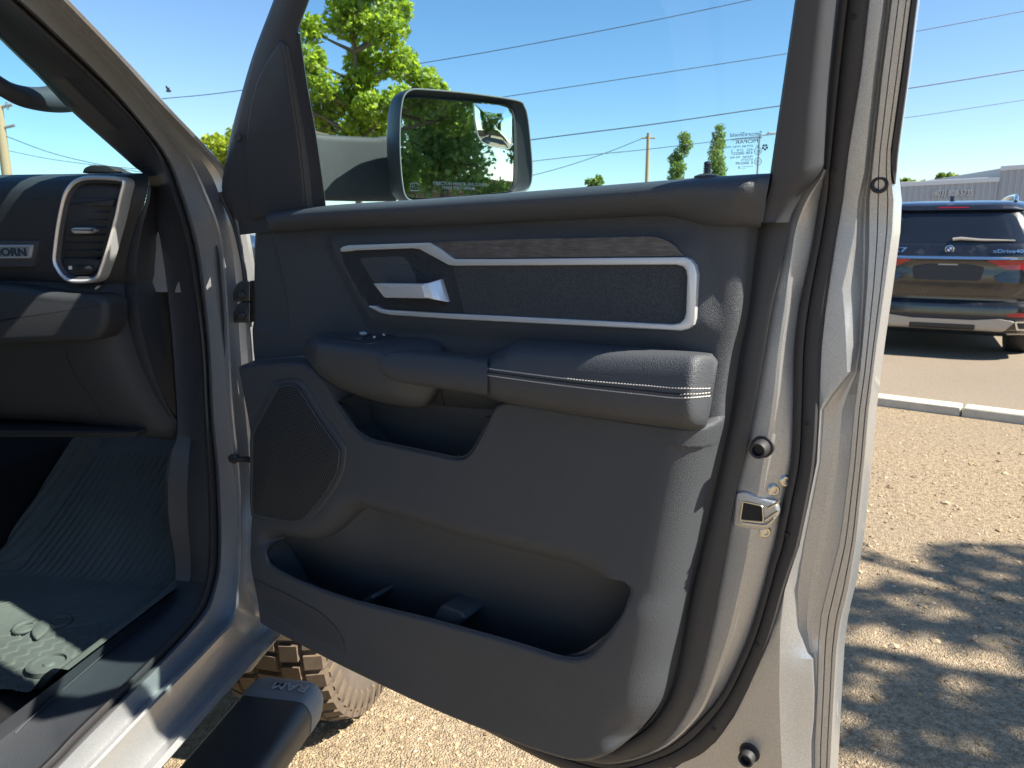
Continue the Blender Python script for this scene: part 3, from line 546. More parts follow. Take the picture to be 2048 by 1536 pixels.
we = wq.copy(); m_ = (pd < 0) & (pd > -.0042); we[m_] = np.where(td[m_] < np.abs(pd[m_]) + .004, .042 * sm(Q[m_, 0], uend - .10, uend - .005), .041)
m_ = (cz < 0) & (cz > -.0042); we[m_] = np.where(lowd[m_] > -.0095, np.maximum(wq[m_], .036), wq[m_])
W3 = DF.o + Qs[:, :1] * DD + Qs[:, 1:] * UP + we[:, None] * DN
cut = lambda f: all(pd[i] < 0 for i in f) or all(cz[i] < 0 for i in f)
panel = mk('trim_panel', W3, [f for f in gridf(NU, NV) if not cut(f)], M['trim_soft'], door, sharp=180)
def pocket(nm, lip, top, wt, wb, deep):     # liner: back wall, floor, front wall and ends below the opening
    u0, u1 = lip[:, 0].min() - .012, lip[:, 0].max() + .012; us = np.linspace(u0, u1, 60); o_ = np.argsort(lip[:, 0]); lv = np.interp(us, lip[o_, 0], lip[o_, 1]); lv = np.convolve(np.pad(lv, 4, 'edge'), np.ones(9) / 9, 'valid')
    tv = np.interp(us, *top); rr = [np.array([DF(u, v + .006, wt - .001) for u, v in zip(us, tv)])]
    for k in np.linspace(.04, 1, 8): rr.append(np.array([DF(u, v1 + (l - deep - v1) * k, wt + (wb - wt) * k ** .8) for u, v1, l in zip(us, tv, lv)]))
    rr.append(np.array([DF(u, l - deep - .004, wb + .012) for u, l in zip(us, lv)])); rr.append(np.array([DF(u, l - deep - .004, .015) for u, l in zip(us, lv)])); rr.append(np.array([DF(u, l - deep + .01, .026) for u, l in zip(us, lv)])); rr.append(np.array([DF(u, l - .006, .034) for u, l in zip(us, lv)]))
    V, Fc = loft(rr); n = 60; Fc += [[i * n for i in range(len(rr))], [i * n + n - 1 for i in range(len(rr))]]; mk(nm, V, Fc, M['trim'], door, sharp=50)
o_ = np.argsort(top_uv[:, 0]); lipc = lip_uv[(lip_uv[:, 1] < np.interp(lip_uv[:, 0], top_uv[o_, 0], top_uv[o_, 1]) - .004)]
pocket('door_pocket', lipc, (top_uv[o_, 0], top_uv[o_, 1]), -.002, -.072, .10)
cl_ = CUPZ[:49]; uu_ = np.linspace(cl_[:, 0].min(), cl_[:, 0].max(), 5); pocket('cup_pocket', cl_, (uu_, np.full(5, CUPZ[-3:, 1].mean() + .012)), -.050, -.060, .06)
for L_, w_ in ((lip_uv[12:43], .0408), (CUPZ[4:45], .0365)): mk('pocket_lip', *tube(np.array([DF(x, y, w_) for x, y in L_]), .0013, 8), M['trim_soft'], door)
from mathutils.bvhtree import BVHTree
def bvh(o): return BVHTree.FromPolygons([o.matrix_basis @ v.co + (Vector(root_of(o).location) if o.parent else Vector()) for v in o.data.vertices], [list(p.vertices) for p in o.data.polygons])
def hit(tree, x, y, lift=.001):
    r = Vector(ray(x, y)).normalized(); p, n, i, d = tree.ray_cast(Vector(CAM), r)
    if p is None: return None
    if n.dot(r) > 0: n = -n
    return np.array(p + n * lift)
PT = bvh(panel)
# ---- dark border round the panel
cr1 = [(1530, 445), (1520, 520), (1506, 626), (1490, 710), (1478, 791), (1466, 852), (1456, 900), (1438, 983), (1412, 1090), (1389, 1180), (1376, 1256), (1360, 1345), (1342, 1395), (1307, 1447), (1245, 1490), (1200, 1512), (1120, 1500), (880, 1408), (704, 1325), (560, 1243)]
pb0 = [(1503, 440), (1494, 513), (1482, 626), (1463, 710), (1451, 791), (1447, 845), (1434, 900), (1415, 983), (1394, 1090), (1376, 1180), (1360, 1256), (1344, 1322), (1324, 1403), (1284, 1459), (1231, 1490), (1190, 1503), (1120, 1494), (880, 1402), (704, 1318), (560, 1238)]
pb1 = [(1582, 440), (1568, 513), (1546, 607), (1530, 700), (1515, 791), (1504, 852), (1494, 900), (1474, 980), (1457, 1080), (1439, 1180), (1424, 1256), (1405, 1335), (1380, 1410), (1335, 1478), (1281, 1509), (1215, 1526), (1120, 1506), (880, 1414), (704, 1330), (560, 1248)]
def border(a, b, nm):
    q0, q1, q2 = (cr(np.array(x)[a:b], 6) for x in (pb0, cr1, pb1))
    rws = [tz(mixc(q0, q1, -.5), -.036), tz(q0, -.026), tz(mixc(q0, q1, .6), -.034), tz(mixc(q0, q1, .92), -.030), tz(mixc(q1, q2, .06), -.0275), tz(mixc(q1, q2, .5), -.027), tz(mixc(q1, q2, .95), -.031), tz(q2, -.035), tz(q2, -.046)]
    mk(nm, *loft(rws), M['edge_plastic'], door, sharp=60)
border(5, 20, 'lower_border_trim')
border(0, 6, 'upper_border_trim')
# window frame trim behind the rear glass edge
fl = cr([(1650, -400), (1612, -160), (1590, 0), (1565, 175), (1540, 349), (1536, 375), (1528, 410), (1522, 445)], 6)
frr = cr([(1720, -400), (1692, -160), (1674, 0), (1657, 175), (1650, 300), (1644, 340), (1605, 392), (1582, 445)], 6)
rws = [tz(fl, -.045), tz(fl, -.005), tz(mixc(fl, frr, .05), .001), tz(mixc(fl, frr, .5), .001), tz(mixc(fl, frr, .72), -.006), tz(mixc(fl, frr, .8), -.013), tz(mixc(fl, frr, .97), -.024), tz(frr, -.05)]
mk('rear_window_frame', *loft(rws), M['frame_plastic'], door, sharp=50)
# ---- front window frame and sail
FLp = [(665, -90), (562, -50), (547, 0), (506, 109), (478, 205), (463, 263), (450, 330), (444, 365), (446, 390), (458, 418), (472, 441), (480, 470)]
FRp = [(690, -90), (634, -50), (619, 0), (597, 65), (601, 110), (613, 164), (622, 220), (633, 280), (641, 330), (647, 380), (652, 418), (655, 450)]
fl_, fr_ = cr(FLp, 5), cr(FRp, 5)
rws = [tz(fl_, -.06), tz(fl_, -.012), tz(mixc(fl_, fr_, .03), -.004), tz(mixc(fl_, fr_, .1), .001), tz(mixc(fl_, fr_, .85), .0), tz(mixc(fl_, fr_, .97), -.004), tz(fr_, -.012), tz(fr_, -.045)]
mk('front_window_frame', *loft(rws), M['frame_plastic'], door, sharp=45)
sp = [(560, 80), (530, 125), (513, 161), (503, 200), (496, 239), (492, 290), (492, 330), (495, 386), (501, 440), (613, 428), (606, 350), (598, 280), (588, 210), (578, 140), (569, 90)]
spu = DF.inv  # sail plate stands proud of the frame
pts = tz(sp, .006); P2 = np.array([DF.inv(p)[:2] for p in pts]); P2 = resample(P2, 90, True)
mk('sail_panel', *prism(DF, P2, -.02, .008, .006, 4, zf=lambda x, y: TILT * max(0, y - V0)), M['frame_plastic'], door, sharp=50)
gl = cr([(590, 70), (603, 165), (616, 240), (628, 300), (640, 380), (648, 424)], 5); gr_ = cr([(600, 66), (614, 164), (624, 220), (634, 280), (648, 380), (653, 424)], 5)
mk('glass_run_channel', *loft([tz(gl, -.02), tz(mixc(gl, gr_, .1), .002), tz(mixc(gl, gr_, .9), .0), tz(gr_, -.03)]), M['rubber'], door)
p = DF.inv(tz([(476, 274)], .002)[0]); mk('screw_cover', *lathe(Fr(DF(*p), DD, UP, DN), [(.0085, -.004), (.008, .001), (.006, .003), (.003, .0025)], 20), M['frame_plastic'], door)
se0, se1 = cr([(569, 90), (578, 140), (588, 210), (598, 280), (606, 350), (613, 428)], 5), cr([(592, 96), (604, 165), (617, 240), (629, 300), (639, 370), (647, 428)], 5)
mk('sail_edge', *loft([tz(se0, -.002), tz(mixc(se0, se1, .06), .007), tz(mixc(se0, se1, .3), .003), tz(se1, -.016)]), M['mirror_arm'] if 'mirror_arm' in M else grain('speckled_sail_edge', (.06, .062, .064), .6, 520., .6, .3, dust=.5), door, sharp=60)  # strip turned rearward to catch sun, its lit sparkle painted as pale speckle
# header of the frame, above the picture
hd = tz(cr([(640, -60), (680, -110), (800, -220), (1150, -330), (1500, -395), (1700, -420)], 6), -.03); mk('frame_header', *tube(hd, .032, 10), M['frame_plastic'], door)
# window pane
gp = [(594, 60), (600, 20), (625, -60), (690, -130), (800, -220), (1150, -330), (1500, -395), (1690, -405), (1600, 60), (1560, 349), (1550, 420), (1000, 440), (660, 460), (640, 340)]
gpt = tz(gp, -.035); mk('window_glass', gpt, [list(range(len(gpt)))], M['glass'], door, smooth=False)
GLF = lambda x, y: DF.inv(tz([(x, y)], -.0335)[0])
# ---- belt pad along the window sill
pt_ = [(531, 436), (533, 430), (545, 426), (575, 421), (620, 415), (700, 409), (800, 403), (925, 394), (1050, 385), (1175, 375), (1300, 365), (1400, 357), (1450, 354), (1500, 351), (1541, 349)]
pb_ = [(534, 450), (538, 458), (548, 464), (575, 463), (620, 460), (700, 456), (800, 453), (925, 449), (1050, 443), (1175, 437), (1290, 431), (1335, 431), (1385, 442), (1430, 451), (1522, 450)]
pt, pb = cr(pt_, 6), cr(pb_, 6); n = len(pt); tt = np.linspace(0, 1, n)
ta = np.clip(tt / .05, 0, 1); ta = np.sqrt(1 - (1 - ta) ** 2) * .8 + .2; te = 1 - .6 * sm(tt, .93, 1)
prof = [(-.04, -.012), (.0, .008), (.06, .020), (.2, .028), (.45, .036), (.7, .037), (.85, .032), (.95, .022), (1.0, .008)]
rws = [tz(mixc(pb, pt, t), list(d * ta * te)) for t, d in prof]
rws.append(rws[-1] - .022 * DN + A(0, 0, .003)); rws.append(rws[-1] - .03 * DN - A(0, 0, .03))
mk('belt_pad', *loft(rws), M['leather'], door, sharp=60)
# lock knob
p = DF.inv(tz([(1414, 352)], -.016)[0]); fz = Fr(DF(p[0], p[1] - .012, p[2]), DD, -DN, UP)
mk('lock_bezel', *lathe(fz, [(.017, .0), (.016, .012), (.009, .0145), (.006, .014)], 24), M['frame_plastic'], door)
pr = [(.005, .010)]
for k in range(4): z = .0145 + .0027 * k; pr += [(.0036, z), (.005, z + .0004), (.005, z + .0018), (.0036, z + .0022)]
pr += [(.0048, .0262), (.0042, .029), (.002, .030)]
mk('lock_knob', *lathe(fz, pr, 20), M['frame_plastic'], door, sharp=50)
# ---- bezel, inserts, handle
C_out = [(680, 498), (685, 493), (696, 490), (860, 485), (880, 497), (908, 518), (1000, 518), (1370, 514), (1381, 519), (1389, 530), (1393.5, 549), (1390.5, 637), (1387, 650), (1377, 658), (1362, 661.5), (1351, 661), (1000, 643.5), (900, 638), (779, 630), (760, 626), (748, 620), (738, 611.5), (750, 612), (764, 619), (780, 620.5), (900, 627.5), (1000, 632), (1345, 649), (1360, 646), (1368, 638), (1371.5, 626), (1374, 555), (1372, 541), (1366, 533), (1352, 529.5), (1000, 531), (912, 531.5), (897, 530), (839, 498.5), (825, 496.5), (706, 501), (700, 502.5), (682, 504)]
b2d = tr(C_out, .016); mk('bezel_trim', *prism(DF, b2d, .004, .0165, .0018, 3), M['alu'], door, sharp=32)
wi = fillet(tr([(862, 484), (1000, 479), (1200, 474.5), (1312, 472), (1345, 486), (1369, 512.5), (1000, 516), (910, 517), (882, 497)], .013), [.0015, .02, .02, .02, .02, .002, .02, .002, .004])
s = NT('smoky_dark_wood_insert'); tc = s.n('TexCoord').outputs['Object']; mp = s.n('Mapping'); mp.inputs['Scale'].default_value = (7, 7, 90); s.l(tc, mp.inputs[0])
n1 = s.n('TexNoise', Scale=6., Detail=8., Roughness=.7); s.l(mp.outputs[0], n1.inputs[0]); n2 = s.n('TexNoise', Scale=45., Detail=4.); s.l(tc, n2.inputs[0])
c = s.ramp(s.math('ADD', s.math('MULTIPLY', n1.outputs[0], .7), s.math('MULTIPLY', n2.outputs[0], .3)), [(.35, (.055, .048, .046)), (.5, (.10, .09, .086)), (.66, (.17, .155, .145))])
principled(s, c, .38, spec=.5, bump=n1.outputs[0], bstr=.15, bdist=.0006); M['wood'] = s.m
mk('wood_insert', *prism(DF, wi, .0, .013, .0008, 2, fan=True), M['wood'], door, smooth=False)
wi2 = fillet(tr([(866, 488), (1000, 483), (1200, 478.5), (1310, 476), (1338, 489), (1340, 492), (1300, 486), (1200, 487.5), (1000, 492), (880, 496)], .0145), .003)
fi = fillet(tr([(905, 530), (1000, 530), (1352, 528.5), (1376, 530), (1373, 651), (1345, 650), (1000, 633), (930, 629)], .011), [.001, .01, .01, .012, .012, .01, .01, .001])
s = NT('charcoal_woven_fabric'); tc = s.n('TexCoord').outputs['Object']; w1 = s.n('TexWave', Scale=260., bands_direction='X', Distortion=.8); w2 = s.n('TexWave', Scale=260., bands_direction='Z', Distortion=.8); s.l(tc, w1.inputs[0]); s.l(tc, w2.inputs[0])
n = s.n('TexNoise', Scale=520., Detail=3.); s.l(tc, n.inputs[0]); h = s.math('ADD', s.math('MULTIPLY', w1.outputs[1], w2.outputs[1]), n.outputs[0])
c = s.ramp(s.math('MULTIPLY', h, .6), [(.22, (.028, .031, .036)), (.5, (.088, .096, .106)), (.75, (.20, .21, .22))]); principled(s, c, .9, spec=.15, bump=h, bstr=.8, bdist=.0016); M['fabric'] = s.m
mk('fabric_insert', *prism(DF, fi, .0, .0105, .0009, 2, fan=True), M['fabric'], door, sharp=40)
HT = G([(681, 503), (706, 500), (830, 496), (845, 500), (898, 530), (905, 531)], .01); HR = G([(905, 531), (915, 575), (929, 629)], .01); HB = G([(738, 611), (764, 621), (800, 622), (929, 629)], .01); HL = G([(681, 503), (688, 530), (702, 556), (720, 588), (738, 611)], .01)
hg = coons(cr(HT, 3), cr(HB, 3), cr(HL, 3), cr(HR, 3), 90, 60); hq = hg.reshape(-1, 2)
rc = fillet(tr([(726, 516), (813, 513.5), (826, 527), (838, 557), (846, 592), (790, 592), (758, 566)], .0), .008)
rd = -sdf(hq, rc); uL = DF.at(726, 540, 0)[0]; uM = DF.at(775, 540, 0)[0]
hw = .009 - .038 * sm(rd, 0, .006) * sm(hq[:, 0], uL, uM)
mk('handle_bezel', DF.o + hq[:, :1] * DD + hq[:, 1:] * UP + hw[:, None] * DN, gridf(90, 60), M['trim'], door, sharp=180)
mb = MB(); hp = fillet(tr([(746, 567), (843, 568), (852, 597), (768, 595.5)], .036), [.0025, .004, .004, .004]); mb.add(*prism(DF, hp, .016, .036, .0018, 4, back=True, fan=True))
sec = []
for x0, y0, x1, y1, wa, wz in ((836, 567.5, 842, 596.6, .035, .014), (845, 567.5, 853, 597, .0345, .012), (856, 565.5, 866, 599.5, .031, .008), (868, 562, 882, 602.5, .024, .006), (880, 558.5, 893, 604.5, .016, .004), (884, 559.5, 898, 604, .012, .003)):
    a, b = DF.at(x0, y0, wa), DF.at(x1, y1, wa); pts = fillet([(a[1], wa), (b[1], wa), (b[1] + .001, wz), (a[1] - .0, wz)], .003, 4); um = lambda v: a[0] + (b[0] - a[0]) * (a[1] - v) / (a[1] - b[1])
    sec.append(np.array([DF(um(v), v, q) for v, q in pts]))
mb.add(*capped(sec)); mb.build('door_handle', M['alu'], door, sharp=14)
# ---- armrest pad, pull bar, switch pod
def band(name, curves, ws, mat, n=70, m=5, wt=None, caps=True, sharp=50, tree=False):
    cs = [resample(cr(c, 5), n) for c in curves]; wt = np.ones(n) if wt is None else wt
    pts = [np.array([DF.at(x, y, w_ * k) for (x, y), k in zip(c, wt)]) for c, w_ in zip(cs, ws)]
    rws = []
    for j in range(n):
        sec = cr(np.array([p[j] for p in pts]), m); rws.append(np.array([DF(*q) for q in sec]))
    V, Fc = loft(rws); k = len(rws[0])
    if caps: Fc += [list(range(k)), [(n - 1) * k + j for j in range(k)]]
    return mk(name, V, Fc, mat, door, sharp=sharp)
t = np.linspace(0, 1, 70)
arm = band('armrest_pad', [
    [(972, 713), (1019, 688), (1055, 678), (1200, 688), (1400, 704), (1426, 711), (1436, 724)],
    [(972, 717), (1016, 695), (1045, 687), (1200, 695), (1395, 708), (1423, 714), (1435, 726)],
    [(972, 730), (1008, 714), (1032, 706), (1200, 712), (1330, 717), (1415, 719), (1434, 734)],
    [(972, 748), (1050, 758), (1126, 767), (1287, 784), (1361, 793), (1410, 789), (1427, 782)],
    [(972.5, 778), (1010, 788), (1158, 812), (1300, 832), (1385, 842), (1410, 838), (1419, 828)],
    [(973, 789), (1006, 802), (1158, 828), (1300, 848), (1385, 858), (1404, 857), (1413, 850)],
    [(973, 792), (1006, 806), (1158, 832), (1300, 852), (1385, 862), (1404, 861), (1413, 854)]],
    [.004, .040, .078, .091, .084, .062, .0], M['leather'], wt=1 - .62 * sm(t, .86, 1.) ** 1.6)
AT = bvh(arm)
def stitch(tree, pts, name_mb, r=.0007, on=4.6, off=1.4):
    P = resample(cr(pts, 5), 400); s = np.r_[0, np.cumsum(np.linalg.norm(np.diff(P, axis=0), axis=1))]; q = 0
    while q + on < s[-1]:
        a = [np.interp([q, q + on / 2, q + on], s, P[:, k]) for k in (0, 1)]; pp = [hit(tree, x, y + d, l) for x, y, d, l in zip(a[0], a[1], (.5, -.3, -.7), (.0002, .0009, .0002))]
        if all(v is not None for v in pp): name_mb.add(*tube(np.array(pp), r, 5))
        q += on + off
mb = MB()
L1_ = [(973, 737), (1050, 747), (1126, 756.5), (1200, 764), (1287, 771), (1361, 777), (1424, 777)]; L2_ = [(974, 750.5), (1050, 761), (1158, 775), (1287, 789), (1361, 796), (1420, 792)]
stitch(AT, L1_, mb); stitch(AT, L2_, mb); stitch(AT, [(1361, 789), (1395, 787.5), (1421, 785)], mb)
mb.build('stitching', M['thread'], door)
sq = resample(cr([(973, 743), (1126, 763.5), (1287, 781), (1361, 788), (1424, 783)], 6), 90); sp_ = [hit(AT, x, y, .0002) for x, y in sq]; sp_ = [q for q in sp_ if q is not None]
mk('seam', *tube(np.array(sp_), .0009, 5), M['blackhole'], door)
pod = band('switch_pod', [
    [(634, 672), (649, 665), (700, 667), (780, 672), (860, 677), (880, 684), (890, 698)],
    [(612, 681), (640, 676), (700, 681), (780, 688), (850, 695), (876, 704), (889, 716)],
    [(608, 685), (640, 687), (700, 695), (761, 704), (820, 714), (868, 726), (886, 735)],
    [(607, 694), (640, 706), (700, 716), (761, 726), (820, 738), (868, 748), (884, 752)],
    [(611, 712), (640, 737), (690, 758), (761, 772), (820, 780), (860, 776), (879, 765)],
    [(622, 733), (648, 755), (690, 778), (770, 802), (836, 811), (858, 803), (876, 778)],
    [(624, 737), (649, 759), (690, 782), (770, 808), (836, 817), (860, 808), (879, 782)]],
    [.0, .05, .082, .088, .076, .045, -.03], M['trim'], wt=1 - .55 * sm(1 - t, .90, 1.) - .35 * sm(t, .62, 1.))
bar = band('pull_bar', [
    [(772, 703), (800, 699), (825, 697), (900, 705), (975, 713)],
    [(766, 706), (790, 703), (820, 703), (900, 711), (975, 720)],
    [(763, 711), (785, 710), (820, 712), (900, 720), (975, 729)],
    [(762, 728), (785, 735), (820, 741), (900, 750), (975, 760)],
    [(765, 745), (782, 757), (820, 764), (900, 775), (975, 787)],
    [(768, 748), (784, 761), (820, 768), (900, 779), (975, 791)],
    [(770, 748), (786, 762), (820, 769), (900, 780), (975, 792)]],
    [.046, .075, .088, .096, .090, .07, .046], M['trim_soft'])
PDT = bvh(pod)
sw = [(661, 681), (700, 669.5), (752, 668.5), (792, 673), (751, 687), (735, 689.5)]
def drape(tree, name, outline, mat, lift=.001, n=14, parent=None, sharp=40, edge=True):      # thin plate laid on a surface
    o = np.asarray(outline, float); c = o.mean(0); ks = [1, .97, .8, .6, .4, .2, .02]; o = resample(o, 80, True); rr = []
    for i, k in enumerate(ks): rr.append([hit(tree, *(c + (q - c) * k), lift if i else .0) for q in o])
    ok = all(q is not None for r in rr for q in r)
    if not ok:
        for r in rr:
            for i, q in enumerate(r):
                if q is None: r[i] = next((x for x in r[i::-1] + r[::-1] if x is not None), None)
        rr = [r for r in rr if all(q is not None for q in r)]
    V, Fc = loft([np.array(r) for r in rr], True); n = 80; Fc.append([(len(rr) - 1) * n + j for j in range(n)])
    return mk(name, V, Fc, mat, parent or door, sharp=sharp)
drape(PDT, 'switch_plate', fillet(sw, 4), M['frame_plastic'], .0022)
drape(PDT, 'window_switch', fillet([(688, 678), (712, 671.5), (742, 671.5), (724, 681), (712, 682)], 2), M['trim'], .0042)
for x, y in ((749, 677), (768, 672)): drape(PDT, 'switch_light', [(x + 3.2 * math.cos(a), y + 1.6 * math.sin(a)) for a in np.linspace(0, 6.28, 14)[:-1]], M['white_ink'], .0034)
drape(PDT, 'window_symbol', [(719, 670), (729, 668.5), (735, 671.5), (728, 674), (721, 673.5)], M['white_ink'], .0052)
# ---- speaker
spk = [(558, 774), (581.6, 770), (592, 773), (601, 782), (636, 837), (671, 887.5), (679, 900), (679, 911), (675, 942), (652, 985), (617, 1028), (606, 1037), (590, 1041), (574, 1040), (515, 1028), (505, 1012), (506, 940), (507, 872), (519, 844), (550, 786)]
ringp = [(548, 764), (582, 758), (600, 762), (612, 777), (645, 830), (682, 882), (690, 900), (690, 914), (684, 948), (660, 992), (624, 1036), (609, 1047), (590, 1052), (570, 1050), (511, 1037), (499, 1022), (498, 940), (499, 868), (510, 838), (540, 778)]
ring2 = cr(tr(ringp, .046), 4, True); spk2 = cr(tr(spk, .048), 4, True)
mk('speaker_surround', *prism(DF, ring2, .034, .0452, .003, 4), M['trim'], door, sharp=50)
s = NT('perforated_speaker_grille'); tc = s.n('TexCoord').outputs['Object']; mp = s.n('Mapping'); mp.inputs['Rotation'].default_value = (0, 0, _d - math.pi / 2 + math.pi); s.l(tc, mp.inputs[0])
sx = s.n('SeparateXYZ'); s.l(mp.outputs[0], sx.inputs[0])
# u along the door from the rotated object coordinates; hexagonal rows of round holes
dotv = s.n('VectorMath', operation='DOT_PRODUCT'); s.l(tc, dotv.inputs[0]); dotv.inputs[1].default_value = tuple(DD); u_ = dotv.outputs['Value']; v_ = s.n('SeparateXYZ'); s.l(tc, v_.inputs[0]); v_ = v_.outputs[2]
pv, pu = .0050, .0058
row = s.math('FLOOR', s.math('DIVIDE', v_, pv)); fv = s.math('SUBTRACT', s.math('SUBTRACT', s.math('DIVIDE', v_, pv), row), .5)
uu = s.math('ADD', s.math('DIVIDE', u_, pu), s.math('MULTIPLY', s.math('MODULO', s.math('ADD', row, 1000.), 2.), .5)); fu = s.math('SUBTRACT', s.math('FRACT', uu), .5)
r2 = s.math('SQRT', s.math('ADD', s.math('POWER', s.math('ABSOLUTE', s.math('MULTIPLY', fu, pu)), 2.), s.math('POWER', s.math('ABSOLUTE', s.math('MULTIPLY', fv, pv)), 2.)))
hole = s.math('LESS_THAN', r2, .00185)
p = s.n('BsdfPrincipled'); p.inputs['Base Color'].default_value = (.045, .047, .05, 1); p.inputs['Roughness'].default_value = .5
tp = s.n('BsdfTransparent'); ms = s.n('MixShader'); s.l(hole, ms.inputs[0]); s.l(p.outputs[0], ms.inputs[1]); s.l(tp.outputs[0], ms.inputs[2]); s.l(ms.outputs[0], s.out.inputs[0]); M['grille'] = s.m
gb = inset(spk2 if area2(spk2) > 0 else spk2[::-1], .002)
V, Fc = prism(DF, gb, .0475, .0500, .0012, 2); mk('speaker_grille', V, Fc, M['grille'], door, sharp=50)
mk('speaker_cavity', *prism(DF, inset(gb, .001), .046, .0468, 0), M['blackhole'], door, smooth=False)
rim = np.array([DF(x, y, .049) for x, y in np.vstack([spk2, spk2[:1]])]); mk('speaker_rim', *tube(rim, .0016, 6, False), M['trim'], door)
# ---- small details of the panel
mb = MB()
def scuff():
    tp_, bt_ = cr([(506, 1156), (540, 1172), (590, 1196), (644, 1226)], 4), cr([(540, 1224), (560, 1236), (620, 1268), (690, 1304)], 4)
    tp_, bt_ = resample(tp_, 40), resample(bt_, 40); rr = []
    for k in np.linspace(0, 1, 30): rr.append([hit(PT, *(tp_[j] * (1 - k) + bt_[j] * k + A(14, 2) * math.sin(k * 3.14) * (j / 39) ** 3), .0012) for j in range(40)])
    for r in rr:
        for i in range(40):
            if r[i] is None: r[i] = r[i - 1] if i else next(x for x in r if x is not None)
    return loft([np.array(r) for r in rr])
s = NT('ribbed_black_scuff_plastic'); tc = s.n('TexCoord').outputs['Object']; wv = s.n('TexWave', Scale=120., bands_direction='Z'); s.l(tc, wv.inputs[0]); principled(s, (.052, .056, .062), .55, bump=wv.outputs[1], bstr=.6, bdist=.0012); M['ribbed'] = s.m
mk('scuff_patch', *scuff(), M['ribbed'], door, sharp=60)
pl_ = resample(cr([(882, 776), (886, 800), (894, 818), (902, 826), (935, 836), (970, 845)], 6), 50); pp = [hit(PT, x, y, .0003) for x, y in pl_]; pp = np.array([q for q in pp if q is not None])
mk('pocket_seam', *tube(pp, .0009, 5), M['blackhole'], door)
pl_ = resample(cr([(1411, 857), (1425, 851), (1446, 847)], 6), 30); pp = np.array([q for q in (hit(PT, x, y, .0004) for x, y in pl_) if q is not None])
if 0: mk('panel_seam', *tube(pp, .0011, 5), M['blackhole'], door)
for q in ([(690, 1222), (746, 1188), (751, 1196), (716, 1226)], [(862, 1250), (880, 1215), (888, 1208), (925, 1222), (935, 1236), (905, 1262)]):
    c2 = G(q, .0); mk('pocket_divider', *prism(DF, fillet(c2, .004), -.07, .005, .004, 3), M['trim'], door)
# ---- latch, bumpers, screws on the shell
LP = lambda x, y, w_: DF.inv(tz([(x, y)], w_)[0])
lp = tr([(1468, 986), (1490, 983), (1532, 1003), (1552, 1008), (1556, 1030), (1536, 1062), (1500, 1062), (1462, 1054)], -.032)
mk('latch_plate', *prism(DF, fillet(lp, .006), -.05, -.0355, .004, 3), M['silver'], door, sharp=40)
lh = fillet(tr([(1484, 1004), (1524, 1013), (1526, 1046), (1478, 1042)], -.032), .004); mk('latch_opening', *prism(DF, lh, -.037, -.0350, .0006, 1), M['blackhole'], door)
rimp = np.array([DF(x, y, -.0350) for x, y in np.vstack([lh, lh[:1]])]); mb = MB(); mb.add(*tube(rimp, .0014, 6, False))
for q in ([(1484, 1046), (1510, 1049), (1532, 1050), (1549, 1036)], [(1536, 1016), (1550, 1008), (1558, 1003)], [(1530, 1040), (1545, 1030), (1556, 1022)]): mb.add(*tube(t3(cr(q, 4), -.0345), .0018, 7))
mb.build('latch', M['bright_steel'], door)
def bumper(x, y, w_, r, nm='rubber_bumper'):
    p = LP(x, y, w_); f = Fr(DF(*p), DD, UP, DN); mk(nm, *lathe(f, [(r * 1.35, -.01), (r * 1.3, .001), (r, .0015), (r * .98, .020), (r * .85, .022), (r * .66, .0215), (r * .6, .012), (r * .2, .012)], 24), M['rubber'], door, sharp=40)
bumper(1524, 894, -.037, .0115); bumper(1499, 1505, -.06, .0115)
p = LP(1759, 370, -.0815); f = Fr(DF(*p), DD, UP, DN); mk('rubber_plug', *lathe(f, [(.010, -.006), (.010, .002), (.008, .0035), (.0065, .003), (.0055, -.001), (.002, -.001)], 22), M['rubber'], door, sharp=40)
for x, y, w_ in ((1547, 980, -.046), (1530, 1064, -.046), (1570, 962, -.058)):
    p = LP(x, y, w_); nrm = DN * .75 + DD * .66; f = Fr(DF(*p), np.cross(UP, nrm), UP, nrm); mk('latch_screw', *lathe(f, [(.008, -.004), (.0085, .001), (.0065, .003), (.004, .0032), (.0035, .0008), (.001, .0008)], 16), M['bright_steel'], door, sharp=40)
# ---- laminated glass marking, read from behind
mb = MB(); gq = GLF(1524, 266); sc_ = abs(GLF(1524, 266)[0] - GLF(1424, 266)[0]) / 100      # metres per pixel on the pane
gfr = Fr(DF(0, 0, -.0335 - TILT * V0 + 0), DD, UP + TILT * DN, DN)
def gtx(s_, x, y, h, wpx, **k):             # right end at pixel x, y baseline, cap height h, width in pixels
    q = GLF(x, y); V, Fc = text(s_, gfr, 0, 0, 0, 1., .0, mirror=True); ww = np.ptp((V - gfr.o) @ DD)
    V, Fc = text(s_, gfr, q[0], q[1], .0, h * sc_ * 1.4, .0002, mirror=True, sx=wpx * sc_ / (h * sc_ * 1.4 * ww)); mb.add(V, Fc)
gtx('SecureShield', 1524, 270, 8, 62); gtx('MOPAR', 1517, 285, 7, 45); gtx('DOT 804  VITRO  M700', 1506, 293.5, 4, 56); gtx('XI', 1518, 294, 4, 5); gtx('AS2   27.8    5', 1506, 301, 4.5, 44)
gtx('43R 000257', 1506, 308, 5.5, 44); gtx('TRANSP.  70% MIN', 1506, 315, 4, 46); gtx('ACOUSTIC', 1506, 320.5, 4, 24); gtx('E 000249', 1506, 328, 5.5, 34); gtx('* * * * * *  20', 1506, 336, 4.5, 30); gtx('* *', 1490, 340, 4.5, 6)
gtx('E11', 1521, 305, 5.5, 11); gtx('CCC', 1521, 325, 5, 10)
